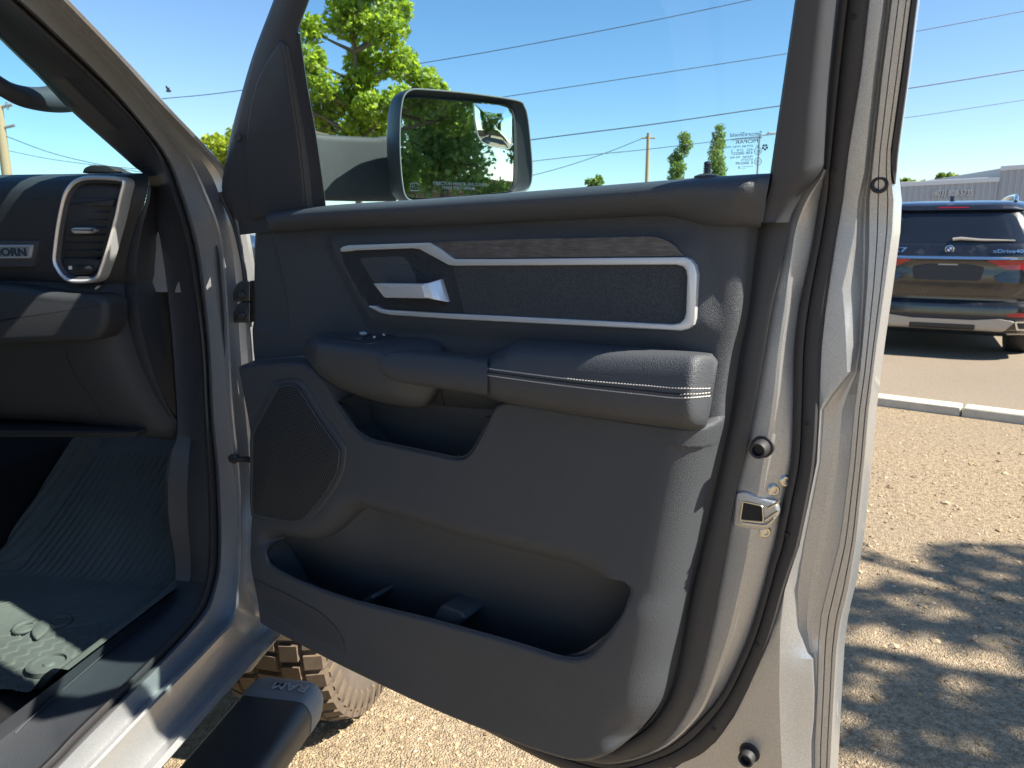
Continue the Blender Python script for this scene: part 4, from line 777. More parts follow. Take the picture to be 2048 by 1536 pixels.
def gring(x, y, r, t=.9, n=28):
    q = GLF(x, y); a = np.linspace(0, 2 * math.pi, n, endpoint=False)
    V = np.array([gfr(q[0] + R * sc_ * math.cos(k), q[1] + R * sc_ * math.sin(k), .0002) for R in (r - t, r) for k in a]); mb.add(V, [(i, (i + 1) % n, n + (i + 1) % n, n + i) for i in range(n)])
gring(1516, 302, 7.2); gring(1516, 323, 7.2)
q = GLF(1530, 294.5)
for k in range(5):
    a = math.pi / 2 + k * 2 * math.pi / 5; pp = [(.12, a), (.5, a + .5), (1., a + .5), (1., a - .5 + .0), (.5, a - .5)]
    pp = [(.18, a), (.85, a + .52), (1., a + .36), (1., a), (1., a - .36), (.85, a - .52)]
    V = np.array([gfr(q[0] + 6 * sc_ * r * math.cos(t_ + .628), q[1] + 6 * sc_ * r * math.sin(t_ + .628), .0002) for r, t_ in pp]); mb.add(V, [list(range(6))])
mb.build('glass_marking', M['ink'], door, smooth=False)
mb = MB(); q0, q1 = GLF(1524, 274), GLF(1462, 279.5); V = np.array([gfr(a, b, .0002) for a, b in ((q0[0], q0[1]), (q1[0], q0[1]), (q1[0], q1[1]), (q0[0], q1[1]))]); mk('marking_bar', V, [(0, 1, 2, 3)], M['ink'], door, smooth=False)
mbo = mb; mb = MB(); gtx('LAMINATED GLASS', 1522.5, 278.7, 3.6, 58); V = np.vstack(mb.V) + DN * .0005; mk('marking_bar_text', V, mb.F, plain('pale_print', (.35, .5, .55), .6), door, smooth=False)
# ---- wing mirror
M['mirror_body'] = grain('mirror_shell_plastic', (.032, .034, .037), .45, 700., .12, .2)
mc = DF.at(915, 290, -.27); a_ = math.radians(25); mn = math.cos(a_) * DD + math.sin(a_) * DN - .03 * UP; mn /= np.linalg.norm(mn)
mx = np.cross(-mn, UP); mx /= np.linalg.norm(mx); MFm = Fr(DF(*mc), mx, np.cross(mn, mx), mn)
trm = lambda P, z=0.: np.array([MFm.at(x, y, z)[:2] for x, y in P])
oo = cr(trm([(797, 245), (801, 205), (808, 187), (822, 178), (850, 178), (940, 186), (1031, 200), (1047, 212), (1055, 240), (1062, 312), (1063, 350), (1059, 372), (1048, 383), (1020, 388), (900, 402), (835, 404), (812, 398), (803, 375), (797, 310)]), 5, True)
gi = cr(trm([(803, 245), (807, 207), (813, 197), (825, 195), (900, 200), (1000, 208), (1018, 213), (1028, 230), (1030, 300), (1029, 360), (1024, 377), (1008, 384), (900, 393), (832, 396), (812, 388), (804, 370), (799, 310)]), 5, True)
if area2(oo) < 0: oo = oo[::-1]
if area2(gi) < 0: gi = gi[::-1]
oo, gi = resample(oo, 120, True), resample(gi, 120, True); k0 = np.argmin(np.linalg.norm(gi - oo[0], axis=1)); gi = np.roll(gi, -k0, 0)
cen = oo.mean(0); rws = []
m3 = lambda P, z: np.array([MFm(x, y, z) for x, y in P])
rws = [m3(gi, -.012), m3(gi * .985 + oo * .015, -.004), m3(gi * .7 + oo * .3, -.010), m3(gi * .25 + oo * .75, -.002), m3(inset(oo, .002), .004), m3(inset(oo, .0006), .0045), m3(oo, .002)]
for z, k in ((-.02, 1.01), (-.05, 1.0), (-.08, .94), (-.105, .80), (-.118, .55), (-.122, .2)): rws.append(m3(cen + (oo - cen) * k, z))
V, Fc = loft(rws, True); n = 120; Fc.append([(len(rws) - 1) * n + j for j in range(n)]); mk('mirror_housing', V, Fc, M['mirror_body'], door, sharp=40)
bz_ = np.vstack([oo, oo[:1]]); mk('mirror_rim', *tube(np.array([MFm(x, y, .0042) for x, y in np.vstack([inset(oo, .0015), inset(oo, .0015)[:1]])]), .0016, 6, False), plain('pale_grey_rim', (.16, .17, .17), .35), door)
V = m3(gi, -.006); mk('mirror_glass', V, [list(range(len(V)))], M['mirror'], door, smooth=False)
# blind-spot mirror: slightly domed
bp = trm([(950, 206), (952, 240), (957, 268), (965, 283), (980, 291), (1000, 295), (1020, 297.5), (1026, 290), (1026, 232), (1017, 215), (1000, 210)]); bp = resample(bp, 60, True); bc = bp.mean(0)
rws = [m3(bc + (bp - bc) * k, -.0045 + .0035 * (1 - k * k)) for k in (1, .8, .6, .4, .2, .02)]; V, Fc = loft(rws, True); Fc.append([5 * 60 + j for j in range(60)]); mk('blind_spot_mirror', V, Fc, M['mirror'], door, sharp=180)
mk('blind_spot_rim', *tube(m3(bp[:34], -.0042), .0011, 5, False), M['bright_steel'], door)
mb = MB(); pxm = np.linalg.norm(trm([(900, 368)])[0] - trm([(1000, 368)])[0]) / 100
for s_, x, y, wd in (('OBJECTS IN MIRROR ARE CLOSER', 868, 369, 106), ('THAN THEY APPEAR', 886, 378, 66)):
    q = trm([(x, y)])[0]; V, Fc = text(s_, MFm, 0, 0, 0, 1.); ww = np.ptp((V - MFm.o) @ mx); mb.add(*text(s_, MFm, q[0], q[1], -.0058, 7.5 * pxm, .0002, sx=wd / 7.5 / ww, bold=.01))
mb.build('mirror_text', M['ink'], door, smooth=False); mb = MB()
q = trm([(832, 375)])[0]
for dx in (-.005, 0, .005):
    z_ = np.array([MFm(q[0] + dx + .0012 * math.sin(k * 1.6), q[1] - .006 + k * .003, -.0055) for k in np.linspace(0, 4, 14)]); mb.add(*tube(z_, .0006, 4))
fr4 = fillet([(q[0] - .010, q[1] - .006), (q[0] + .010, q[1] - .006), (q[0] + .010, q[1] + .008), (q[0] - .010, q[1] + .008)], .003); mb.add(*tube(np.array([MFm(x, y, -.0055) for x, y in np.vstack([fr4, fr4[:1]])]), .0006, 4, False))
mb.build('defrost_symbol', M['ink'], door, smooth=False)
# arm
rws = []
for x, yt, yb, wv, th in ((560, 262, 400, -.07, .05), (610, 264, 401, -.12, .05), (660, 269, 402, -.17, .048), (710, 272, 403, -.215, .045), (752, 274, 403, -.25, .042), (790, 268, 403, -.285, .05)):
    a, b = DF.at(x, yt, wv), DF.at(x, yb, wv); pts = fillet([(a[1], 0), (b[1], 0), (b[1], -th), (a[1], -th)], .014, 5)
    rws.append(np.array([DF(a[0], v, wv) + q * (math.cos(.5) * -DD * -1 * -.2 + mn * .9) for v, q in pts]))
s = NT('textured_black_mirror_plastic'); M['mirror_arm'] = grain('mirror_arm_plastic', (.036, .038, .040), .55, 520., .4, dust=.25)
mk('mirror_arm', *capped(rws), M['mirror_arm'], door, sharp=45)
gq = tz(cr([(441, 384), (447, 402), (458, 425), (470, 455), (480, 495), (489, 545), (493, 600)], 5), -.02); mk('front_edge_seal', *tube(gq, .005, 8), M['seal'], door)
# ------------------------------------------------------------------ truck body round the door opening
def sz(pts, a):                             # points on the body side, a metres right of the door line; tumblehome above the belt
    out = []
    for i, (x, y) in enumerate(pts):
        q = a[i] if hasattr(a, '__len__') else a
        p = SF.at(x, y, q)
        if p[1] > V0: p = SF.at(x, y, q, -.28, V0)
        out.append(SF(*p))
    return np.array(out)
T0 = [(-75, 0), (0, 79), (73, 150), (135, 215), (200, 273), (262, 328), (296, 362), (312, 440), (326, 530), (338, 640), (346, 740), (352, 860), (340, 900), (331, 960), (333, 1040), (345, 1110), (347, 1160), (338, 1190), (310, 1225), (262, 1262), (205, 1308), (120, 1380), (60, 1432), (-40, 1510)]
T1 = [(12, 0), (60, 45), (150, 128), (215, 190), (273, 252), (315, 310), (342, 386), (372, 490), (391, 600), (403, 700), (408, 800), (411, 860), (415, 930), (418, 1000), (419, 1060), (418, 1120), (412, 1165), (396, 1210), (366, 1250), (320, 1297), (258, 1358), (150, 1462), (105, 1510), (20, 1592)]
T2 = [(30, 0), (80, 45), (168, 128), (230, 190), (290, 260), (331, 318), (358, 386), (388, 490), (404, 600), (414, 700), (419, 800), (423, 860), (430, 930), (434, 1000), (436, 1060), (435, 1120), (428, 1165), (410, 1215), (378, 1258), (330, 1310), (264, 1375), (158, 1480), (112, 1528), (28, 1610)]
T3 = [(99, 0), (140, 42), (228, 130), (285, 197), (340, 268), (378, 318), (410, 386), (440, 470), (452, 590), (457, 690), (462, 790), (468, 860), (476, 930), (480, 1000), (480, 1060), (480, 1120), (476, 1170), (468, 1235), (432, 1277), (376, 1335), (306, 1405), (196, 1520), (150, 1566), (64, 1650)]
T4 = [(127, 0), (168, 42), (250, 128), (312, 197), (380, 268), (420, 312), (452, 352), (476, 445), (494, 560), (503, 690), (513, 790), (520, 860), (522, 930), (520, 1000), (513, 1060), (508, 1120), (512, 1175), (556, 1256), (508, 1312), (445, 1383), (372, 1466), (262, 1592), (216, 1644), (130, 1740)]
ext = lambda T: [tuple(2.4 * A(*T[0]) - 1.4 * A(*T[1]))] + T
m = 6; t0, t1, t2, t3_, t4 = (cr(ext(x), m) for x in (T0, T1, T2, T3, T4))
mb = MB(); rws = [sz(t2 - A(4, 0), -.125), sz(t2, -.110), sz(mixc(t2, t3_, .08), -.095), sz(mixc(t2, t3_, .16), -.087), sz(mixc(t2, t3_, .45), -.083), sz(mixc(t2, t3_, .80), -.080), sz(mixc(t2, t3_, .86), -.074), sz(mixc(t2, t3_, .97), -.050), sz(mixc(t3_, t4, .05), -.046), sz(mixc(t3_, t4, .5), -.044), sz(mixc(t3_, t4, .8), -.030), sz(mixc(t3_, t4, .95), -.006), sz(t4, -.003)]
lastr = rws[-1]; rws.append(lastr + .012 * TF + .006 * TR - A(0, 0, .004)); rws.append(lastr + .035 * TF + .002 * TR - A(0, 0, .01))
mb.add(*loft(rws)); body = mb.build('door_opening', M['silver'], truck, sharp=35)
mk('opening_seal', *loft([sz(t1 - A(3, 0), -.135), sz(t1, -.118), sz(mixc(t1, t2, .2), -.106), sz(mixc(t1, t2, .55), -.103), sz(mixc(t1, t2, .85), -.106), sz(t2, -.118)]), M['seal'], truck, sharp=60)
kk = 12 * m + 1                              # where the pillar trim gives way to the kick panel
def trimrows(a, b): return [sz(t0[a:b], -.23), sz(mixc(t0, t1, .06)[a:b], -.212), sz(mixc(t0, t1, .5)[a:b], -.185), sz(mixc(t0, t1, .9)[a:b], -.135), sz(t1[a:b], -.125), sz((t1 + A(3, 0))[a:b], -.13)]
mk('pillar_trim', *loft(trimrows(0, kk)), M['frame_plastic'], truck, sharp=50)
k2 = 17 * m + 1
mk('kick_panel', *loft(trimrows(kk - 1, k2)), M['edge_plastic'], truck, sharp=50)
# sill plate: inner step, flat top, rounded outer shoulder
ti = cr([(347, 1160), (338, 1190), (310, 1225), (262, 1262), (205, 1308), (120, 1380), (60, 1432), (-40, 1510)], 8); to = cr([(412, 1165), (396, 1210), (366, 1250), (320, 1297), (258, 1358), (150, 1462), (105, 1510), (20, 1592)], 8)
mk('sill_plate', *loft([sz(ti, -.30) - A(0, 0, .05), sz(ti, -.29), sz(mixc(ti, to, .05), -.283), sz(mixc(ti, to, .55), -.20), sz(mixc(ti, to, .72), -.172), sz(mixc(ti, to, .86), -.150), sz(to, -.126), sz(to + A(3, 2), -.13)]), M['trim_soft'], truck, sharp=60)
ln = sz(cr([(30, 1470), (70, 1432), (205, 1314), (262, 1268)], 8), -.275); mk('sill_plate_line', *tube(ln + A(0, 0, .003), .0012, 5), M['trim'], truck)
# fender, bonnet and added light blocks ahead of the door
ang = np.linspace(-.1, math.pi + .1, 22); arch = [(-.62 + .53 * math.cos(k), .43 + .53 * math.sin(k)) for k in ang]
fd = [(-.15, .62), (-.15, 1.40), (-.35, 1.415), (-1.0, 1.37), (-1.32, 1.28), (-1.36, 1.0), (-1.34, .62)] + [(x, z) for x, z in arch[::-1] if z > .5]
mk('front_fender', *prism(SF, fd, -.06, .006, .03, 4, back=True), M['silver'], truck, sharp=40)
hd_ = [(-.80, .62), (-.80, 1.36), (-1.0, 1.36), (-1.32, 1.27), (-1.36, 1.0), (-1.34, .62)]
mk('bonnet', *prism(SF, hd_, -1.95, -.31, .03, 4, back=True), M['silver'], truck, sharp=40); mk('bonnet_edge', *prism(SF, [(-.07, 1.30), (-.07, 1.42), (-.35, 1.425), (-1.0, 1.38), (-1.3, 1.29), (-1.3, 1.2), (-.9, 1.26)], -.31, -.04, .03, 4, back=True), M['silver'], truck, sharp=40)
mk('cowl_light_block', *box(SF, -.9, -.24, .56, 1.40, -.19, -.065, .01), M['rubber'], truck)  # unseen block added behind the kick panel to keep sun off the mat
mk('hinge_gap_light_block', *box(SF, -.25, -.05, .56, 1.40, -.085, -.055, .005), M['rubber'], truck)  # unseen filler added to close the hinge gap against leaking sun
mk('wheel_arch_liner', *tube(np.array([SF(-.62 + .50 * math.cos(k), .43 + .50 * math.sin(k), -.16) for k in np.linspace(.2, math.pi - .2, 20)]), .02, 6), M['rubber'], truck)
fl1 = tr([(548, 1290), (556, 1262), (568, 1245), (590, 1262), (611, 1282), (606, 1296), (588, 1307), (560, 1311)], 0, 0, XF); q = [XF.at(x, y, -.25)[:2] for x, y in [(505, 1330), (548, 1290), (568, 1240), (592, 1262), (611, 1284), (606, 1297), (588, 1308), (560, 1312), (530, 1330)]]
mk('fender_liner', *prism(XF, fillet(q, .01), -.262, -.25, .003, 2, back=True), plain('dusty_grey_liner', (.22, .21, .20), .7), truck)
q = [XF.at(x, y, -.05)[:2] for x, y in [(500, 1345), (520, 1318), (545, 1290), (566, 1252), (569, 1240), (553, 1250), (552, 1262), (510, 1312), (470, 1352)]]
mk('rocker_end', *prism(XF, fillet(q, .004), -.09, -.05, .004, 3, back=True), M['silver'], truck)
# roof, windscreen, far side and cab back (mostly out of the picture, they shade the cabin)
roof = [(.70, 1.945), (.86, 1.985), (1.3, 2.01), (2.4, 1.975), (2.4, 1.93), (.86, 1.93), (.72, 1.925)]
mk('roof', *prism(SF, roof, -1.72, -.235, .03, 4, back=True), M['silver'], truck, sharp=40)
WS = Fr(TK(0, .32, 1.45), TR, (TK(0, -.66, 1.955) - TK(0, .32, 1.45)) / 1.1025, np.cross(TR, (TK(0, -.66, 1.955) - TK(0, .32, 1.45)) / 1.1025))
e0, e1 = WS.at(300, 352), WS.at(-90, -20); sl_e = (e1[0] - e0[0]) / (e1[1] - e0[1]); ex = lambda y: e0[0] + sl_e * (y - e0[1])
wq_ = [WS(-1.78, 0), WS(ex(0.), 0), WS(ex(1.1), 1.1), WS(-1.60, 1.1)]
mk('windshield', wq_, [(0, 1, 2, 3)], M['windshield'], truck, smooth=False)
lerp = lambda a, b, t: a * (1 - t) + b * t
fb = [lerp(wq_[0], wq_[3], .04), lerp(wq_[1], wq_[2], .04), lerp(wq_[1], wq_[2], .16), lerp(wq_[0], wq_[3], .16)]
s = NT('dotted_black_frit'); tc = s.n('TexCoord').outputs['Object']; vo = s.n('TexVoronoi', Scale=150., Randomness=0.); s.l(tc, vo.inputs[0]); hol = s.math('LESS_THAN', vo.outputs[0], .55)
d_ = s.n('BsdfDiffuse'); d_.inputs[0].default_value = (.03, .04, .045, 1); tpn = s.n('BsdfTransparent'); tpn.inputs[0].default_value = (.8, .9, .9, 1); msx = s.n('MixShader'); s.l(hol, msx.inputs[0]); s.l(tpn.outputs[0], msx.inputs[1]); s.l(d_.outputs[0], msx.inputs[2]); s.l(msx.outputs[0], s.out.inputs[0])
mk('windshield_frit', np.array(fb) - .003 * TF, [(0, 1, 2, 3)], s.m, truck, smooth=False)
mk('far_side', *box(SF, -.3, 2.35, .55, 1.45, -2.0, -1.93), M['trim'], truck); mk('cab_back', *box(XF, -1.93, -.15, .56, 1.45, 2.29, 2.36), M['trim'], truck)
mk('rear_pillar', *box(SF, 1.18, 1.34, .55, 1.45, -.16, -.02, .02), M['silver'], truck)
mk('rear_door', *box(SF, 1.345, 2.35, .56, 1.45, -.14, .0, .03), M['silver'], truck); rdo = bpy.data.objects['rear_door']
M['privacy'] = glass('dark_privacy_glass', (.10, .12, .12))
sq4 = lambda x0, x1, a0_, a1_: [SF(x0, 1.45, a0_), SF(x1, 1.45, a0_), SF(x1, 1.935, a1_), SF(x0, 1.935, a1_)]
mk('rear_door_glass', sq4(1.34, 2.35, -.05, -.235), [(0, 1, 2, 3)], M['privacy'], rdo, smooth=False)
mk('pillar_upper', *loft([np.array([SF(x, 1.45, -.05), SF(x, 1.94, -.235), SF(x, 1.94, -.30), SF(x, 1.45, -.14)]) for x in (1.2, 1.34)], True), M['silver'], truck)
mk('far_window', sq4(-.1, 2.35, -1.95, -1.74), [(0, 1, 2, 3)], M['privacy'], truck, smooth=False)
mk('rear_window', [XF(-1.9, 1.45, 2.3), XF(-.1, 1.45, 2.3), XF(-.25, 1.94, 2.2), XF(-1.72, 1.94, 2.2)], [(0, 1, 2, 3)], M['privacy'], truck, smooth=False)
pe = .5 * (sz([tuple(t0[0])], -.21)[0] + sz([tuple(t4[0])], -.03)[0]); mk('pillar_head', *tube(cr(np.array([pe + .02 * TF - A(0, 0, .012), .5 * (pe + SF(.76, 1.95, -.29)), SF(.76, 1.95, -.29)]), 4), .042, 8), M['silver'], truck)
# passenger seat, out of the picture, added to block sky light from behind
mk('seat_cushion', *prism(XF, fillet([(-.82, .70), (-.28, .70), (-.28, .95), (-.82, .95)], .08), .62, 1.20, .06, 4, back=True), M['trim_soft'], truck, sharp=60)
mk('seat_back', *prism(SF, fillet([(1.08, .90), (1.24, .86), (1.46, 1.62), (1.34, 1.66)], .05), -.82, -.28, .05, 4, back=True), M['trim_soft'], truck, sharp=60)
# floor and firewall
cp = grain('black_floor_carpet', (.030, .031, .033), .95, 700., 1., .5, .1, bd=.003)
fp = [(-1.5, .545), (.14, .545), (.22, .565), (.62, .90), (.72, 1.02), (.75, 1.30)]; mk('floor_carpet', *loft([np.array([TK(a, b, z) for b, z in fp]) for a in (-1.93, -1.0, -.29)]), cp, truck, sharp=60)
mk('floor_edge', *loft([np.array([TK(-.29, b, z) for b, z in fp]), np.array([TK(-.27, b, z + .05) for b, z in fp])]), M['trim'], truck)
mk('centre_tunnel', *prism(XF, fillet([(-1.25, .54), (-.84, .54), (-.88, .80), (-1.22, .80)], .05), -.62, .9, .02, 3, back=True), cp, truck)
# ---- dashboard
ylv = [318, 332, 345, 352, 362, 380, 410, 450, 500, 535, 556, 566, 580, 620, 680, 700, 740, 800, 850, 868, 876, 880]
rl = [-.50, -.20, -.03, .022, .040, .050, .050, .046, .040, .034, .030, .022, .030, .038, .040, .036, .026, .004, -.022, -.040, -.07, -.20]
K = np.array([(296, 318), (296, 345), (297, 372), (292, 400), (280, 430), (268, 460), (258, 495), (251, 534), (249, 575), (250, 613), (259, 660), (274, 710), (293, 756), (315, 798), (338, 832), (360, 858), (372, 872), (376, 880)], float)
cols = [-1.75, -1.2, -.8, -.6, -.5]; rws = []
for y, r in zip(ylv, rl):
    zz = XF.at(160, y, .045)[1] if y > 345 else 1.546 - .00012 * (345 - y); xk = np.interp(y, K[:, 1], K[:, 0]); yk = y
    ak = XF.at(xk, yk, r - .05)[0] if y >= 352 else -.175
    row = [XF(a, zz, r) for a in cols]
    for t in np.linspace(0, 1, 16): row.append(XF(-.45 + (ak + .45) * t, zz + (XF.at(xk, yk, r - .05)[1] - zz) * t * (1 if y > 345 else 0), r - .05 * (1 - math.sqrt(max(0, 1 - max(0, (t - .55) / .45) ** 2)))))
    rws.append(np.array(row))
mk('dashboard', *loft(rws), M['dash'], truck, sharp=60)
kl = cr(K[2:], 4); kr = cr([(300, 372), (306, 400), (312, 440), (318, 480), (322, 520), (328, 560), (333, 600), (337, 640), (342, 690), (346, 740), (349, 790), (353, 830), (360, 855), (366, 866), (374, 872), (380, 880)], 4)
nk = 60; kl, kr = resample(kl, nk), resample(kr, nk)
rr = np.interp(kl[:, 1], ylv, rl) - .05
rz = lambda P, r: np.array([XF(*XF.at(x, y, q)) for (x, y), q in zip(P, r)])
kr = kr + A(16, 0)
mk('dash_end_cap', *loft([rz(kl, rr), rz(mixc(kl, kr, .06), rr + .004), rz(mixc(kl, kr, .25), rr + .002), rz(mixc(kl, kr, .36), rr - .012), rz(mixc(kl, kr, .7), rr - .06), rz(kr, rr - .13)]), M['dash'], truck, sharp=50)
# vent
xr = lambda P, r: np.array([XF.at(x, y, r)[:2] for x, y in P])
VO = [(172, 351), (205, 351), (234, 353), (247, 358), (250, 368), (244, 392), (236, 430), (226, 468), (214, 510), (203, 542), (197, 556), (186, 564), (168, 567), (140, 566), (124, 558), (111, 542), (103, 522), (105, 490), (112, 440), (121, 398), (128, 380), (140, 364), (154, 355)]
vo = resample(cr(xr(VO, .058), 5, True), 140, True); vo = vo if area2(vo) > 0 else vo[::-1]; v3 = lambda P, r: np.array([XF(x, y, r) for x, y in P])
rws = [v3(vo, .03), v3(vo, .054), v3(inset(vo, .0015), .058), v3(inset(vo, .0045), .0595), v3(inset(vo, .0075), .0575), v3(inset(vo, .0085), .055)]
mk('air_vent', *loft(rws, True), M['alu'], truck, sharp=50); vent = bpy.data.objects['air_vent']
V, Fc = loft([v3(inset(vo, .0085), .0555), v3(inset(vo, .014), .050), v3(inset(vo, .0145), .02)], True); mk('vent_surround', V, Fc, M['frame_plastic'], vent, sharp=40)
bk = inset(vo, .0145); mk('vent_cavity', v3(bk, .015), [list(range(len(bk)))], M['blackhole'], vent, smooth=False)
def vbar(nm, P, r0, r1, mat, bev=.002): mk(nm, *prism(XF, fillet(xr(P, r1), .002), r0, r1, bev, 2, back=True), mat, vent, sharp=40)
vbar('vent_visor', [(142, 395), (228, 398), (224, 413), (137, 410)], .016, .052, M['frame_plastic'])
for k in range(7):
    y = 424 + k * 15.6; xl = 141 - k * 2.6; xR = 216 - k * 4.3; P = xr([(xl, y), (xR, y + .5)], .045)
    V = [XF(P[0][0], P[0][1], .046), XF(P[1][0], P[1][1], .046), XF(P[1][0], P[1][1] + .008, .016), XF(P[0][0], P[0][1] + .008, .016)]
    V = np.array(V); V = np.vstack([V, V - A(0, 0, .0016)]); mk('vent_slat', V, [(0, 1, 2, 3), (7, 6, 5, 4), (0, 4, 5, 1), (1, 5, 6, 2), (2, 6, 7, 3), (3, 7, 4, 0)], M['frame_plastic'], vent, smooth=False)
vbar('vent_tab', [(139, 459), (146, 455), (176, 455), (190, 461), (176, 467), (146, 467)], .046, .060, M['alu'], .003)
vbar('vent_lower_bezel', [(126, 519), (200, 519), (196, 534), (186, 548), (140, 552), (128, 545)], .016, .046, M['frame_plastic'])
P = xr([(150, 538), (186, 538)], .05); mk('vent_thumbwheel', *tube(np.array([XF(P[0][0], P[0][1], .044), XF(P[0][0] + .002, P[0][1], .044), XF(P[1][0] - .002, P[1][1], .044), XF(P[1][0], P[1][1], .044)]), [.006, .0085, .0085, .006], 14), M['rubber'], vent)
vbar('vent_symbol', [(137, 532), (144, 532), (144, 539), (137, 539)], .0455, .0465, M['white_ink'], 0)
for k in range(4):
    P = xr([(178 + 9 * k, 392), (189 + 9 * k, 377)], .03); mk('vent_vane', *tube(np.array([XF(P[0][0], P[0][1], .034), XF(P[1][0], P[1][1], .022)]), .0011, 5), M['white_ink'], vent)
# trim insert with badge
mk('dash_insert', *prism(XF, fillet(xr([(-260, 481), (80, 481), (66, 534), (-260, 534)], .045), .004), .02, .046, .002, 2), M['trim'], truck)
mk('badge', *prism(XF, fillet(xr([(-150, 490), (66, 489), (61, 517), (-150, 519)], .05), .005), .04, .0500, .0015, 3), plain('badge_grey', (.42, .43, .44), .35, .5), truck); bdg = bpy.data.objects['badge']
rimq = fillet(xr([(-146, 493), (62, 492), (58, 514), (-146, 516)], .05), .004); mk('badge_rim', *tube(np.array([XF(x, y, .0502) for x, y in np.vstack([rimq, rimq[:1]])]), .0011, 6, False), M['alu'], bdg)
P = xr([(55, 511.5)], .05)[0]; V, Fc = text('BIG HORN', XF, P[0], P[1], .050, .022, .0018, align='RIGHT', sx=1.25, bold=.03); mk('badge_letters', V, Fc, M['ink'], bdg, smooth=False)
P = xr([(92, 401)], .0505)[0]; V, Fc = text('AIRBAG', XF, P[0], P[1], .0512, .0075, .0004, align='RIGHT', sx=1.3); mk('airbag_marking', V, Fc, M['trim'], truck, smooth=False)
mk('glovebox_pad', *prism(XF, fillet(xr([(-280, 566), (-60, 566), (40, 574), (110, 588), (190, 590), (214, 602), (214, 652), (192, 682), (0, 690), (-280, 692)], .08), [.01, .05, .05, .05, .012, .014, .018, .016, .05, .01]), .02, .082, .016, 6), M['dash'], truck, sharp=60)
DT = bvh(bpy.data.objects['dashboard'])
pp = [hit(DT, x, y, .0003) for x, y in resample(cr([(131, 696), (138, 722), (152, 752), (190, 808), (234, 866)], 6), 50)]; mk('glovebox_seam', *tube(np.array([q for q in pp if q is not None]), .0013, 5), M['blackhole'], truck)
mk('glovebox_shelf', *prism(XF, fillet(xr([(-250, 862), (262, 868), (258, 880), (-250, 878)], .02), .002), -.2, .0, .002, 2), M['rubber'], truck)
mk('sunshade_clip', *prism(XF, fillet(xr([(163, 346), (168, 335), (180, 330), (214, 331), (228, 339), (246, 346)], -.05), .004), -.09, -.05, .003, 2, back=True), M['rubber'], truck)
# grab handle on the pillar
gh = [(-60, 110), (-20, 140), (0, 152), (22, 168), (42, 168), (62, 158), (80, 140), (150, 205), (156, 222), (128, 231), (96, 233), (66, 227), (34, 212), (0, 187), (-70, 130)]
gq_ = np.array([SF(*SF.at(x, y, -.27, -.28, V0)) for x, y in cr([(-90, 92), (-40, 140), (0, 172), (36, 190), (76, 198), (112, 198), (150, 190), (180, 175)], 5)]); mk('grab_handle', *tube(gq_, list(np.interp(np.linspace(0, 1, len(gq_)), [0, .35, .6, .8, 1], [.014, .016, .022, .028, .024])), 14), M['frame_plastic'], truck, sharp=60)
# ---- door hinges and check strap
def xbox(nm, pts, b0, b1, mat, bev=.002): mk(nm, *prism(XF, fillet(np.array([XF.at(x, y, b1)[:2] for x, y in pts]), .003), b0, b1, bev, 2, back=True), mat, truck, sharp=40)
for dy in (0, 42):
    xbox('door_hinge', [(464, 585 + dy), (472, 568 + dy), (480, 562 + dy), (500, 562 + dy), (500, 604 + dy), (466, 604 + dy)], -.03, -.005, M['dark_metal'], .004)
    h_ = bpy.data.objects['door_hinge' if dy == 0 else 'door_hinge.001']; p = XF.at(486, 590 + dy, -.005); mk('hinge_bolt', *lathe(Fr(XF(*p), TR, UP, -TF), [(.008, -.002), (.008, .005), (.005, .008)], 6), M['dark_metal'], h_, sharp=30)
ck = [XF(*XF.at(462, 916, .0)), XF(*XF.at(478, 919, .01)), XF(*XF.at(492, 918, .0)), XF(*XF.at(512, 922, -.02))]
mk('check_strap', *tube(resample(np.array(ck), 12), [.008, .010, .010, .0075, .0065, .0065, .0065, .007, .0065, .0065, .0065, .0065], 8), M['rubber'], truck)
p = XF.at(470, 917, .004); mk('check_strap_pin', *lathe(Fr(XF(*p), TR, UP, -TF), [(.010, -.004), (.010, .006), (.006, .008)], 16), M['dark_metal'], truck, sharp=40)
# ---- side step
TZ = lambda x, y, z: TK.at(x, y, z)
Z_ST = .42; sl = TZ(505, 1365, Z_ST); srr = TZ(587, 1432, Z_ST); a0, a1 = sl[0], srr[0]; be = .5 * (sl[1] + srr[1])
SZF = Fr(HINGE, TR, UP, -TF)
prof = fillet([(a0, Z_ST), (a1, Z_ST), (a1 + .018, Z_ST - .030), (a1 + .010, Z_ST - .085), (a0 + .01, Z_ST - .085), (a0 - .01, Z_ST - .03)], [.006, .018, .02, .015, .01, .01], 4)
M['step'] = grain('black_powder_coated_step', (.030, .032, .036), .42, 700., .15, .2); M['cap'] = grain('faded_grey_step_cap', (.17, .18, .185), .6, 500., .2, .25)
V, Fc = prism(SZF, prof, -be + .0, 1.5, 0, back=True); mk('side_step', V, Fc, M['step'], truck, sharp=40); step = bpy.data.objects['side_step']
cen = prof.mean(0); rws = []
for d, k in ((.0, 1.015), (.008, 1.02), (.05, 1.01), (.072, .95), (.085, .8), (.090, .5)):
    Qp = cen + (prof - cen) * k; rws.append(np.array([SZF(x, y, -be - d) for x, y in Qp]))
mk('step_end_cap', *capped(rws), M['cap'], step, sharp=60)
TFr = Fr(HINGE + A(0, 0, Z_ST + .0025), -TR, -TF, UP)
q = TFr.inv(TK(a1 - .004, be + .062, Z_ST)); V, Fc = text('RAM', TFr, q[0] + .006, -be - .055, .0, .036, .0015, sx=1.15, bold=.01); mk('step_lettering', V, Fc, plain('pale_letter_grey', (.30, .31, .31), .6), step, smooth=False)
bp0 = TZ(480, 1520, Z_ST)[1]; bp0 = be - .265
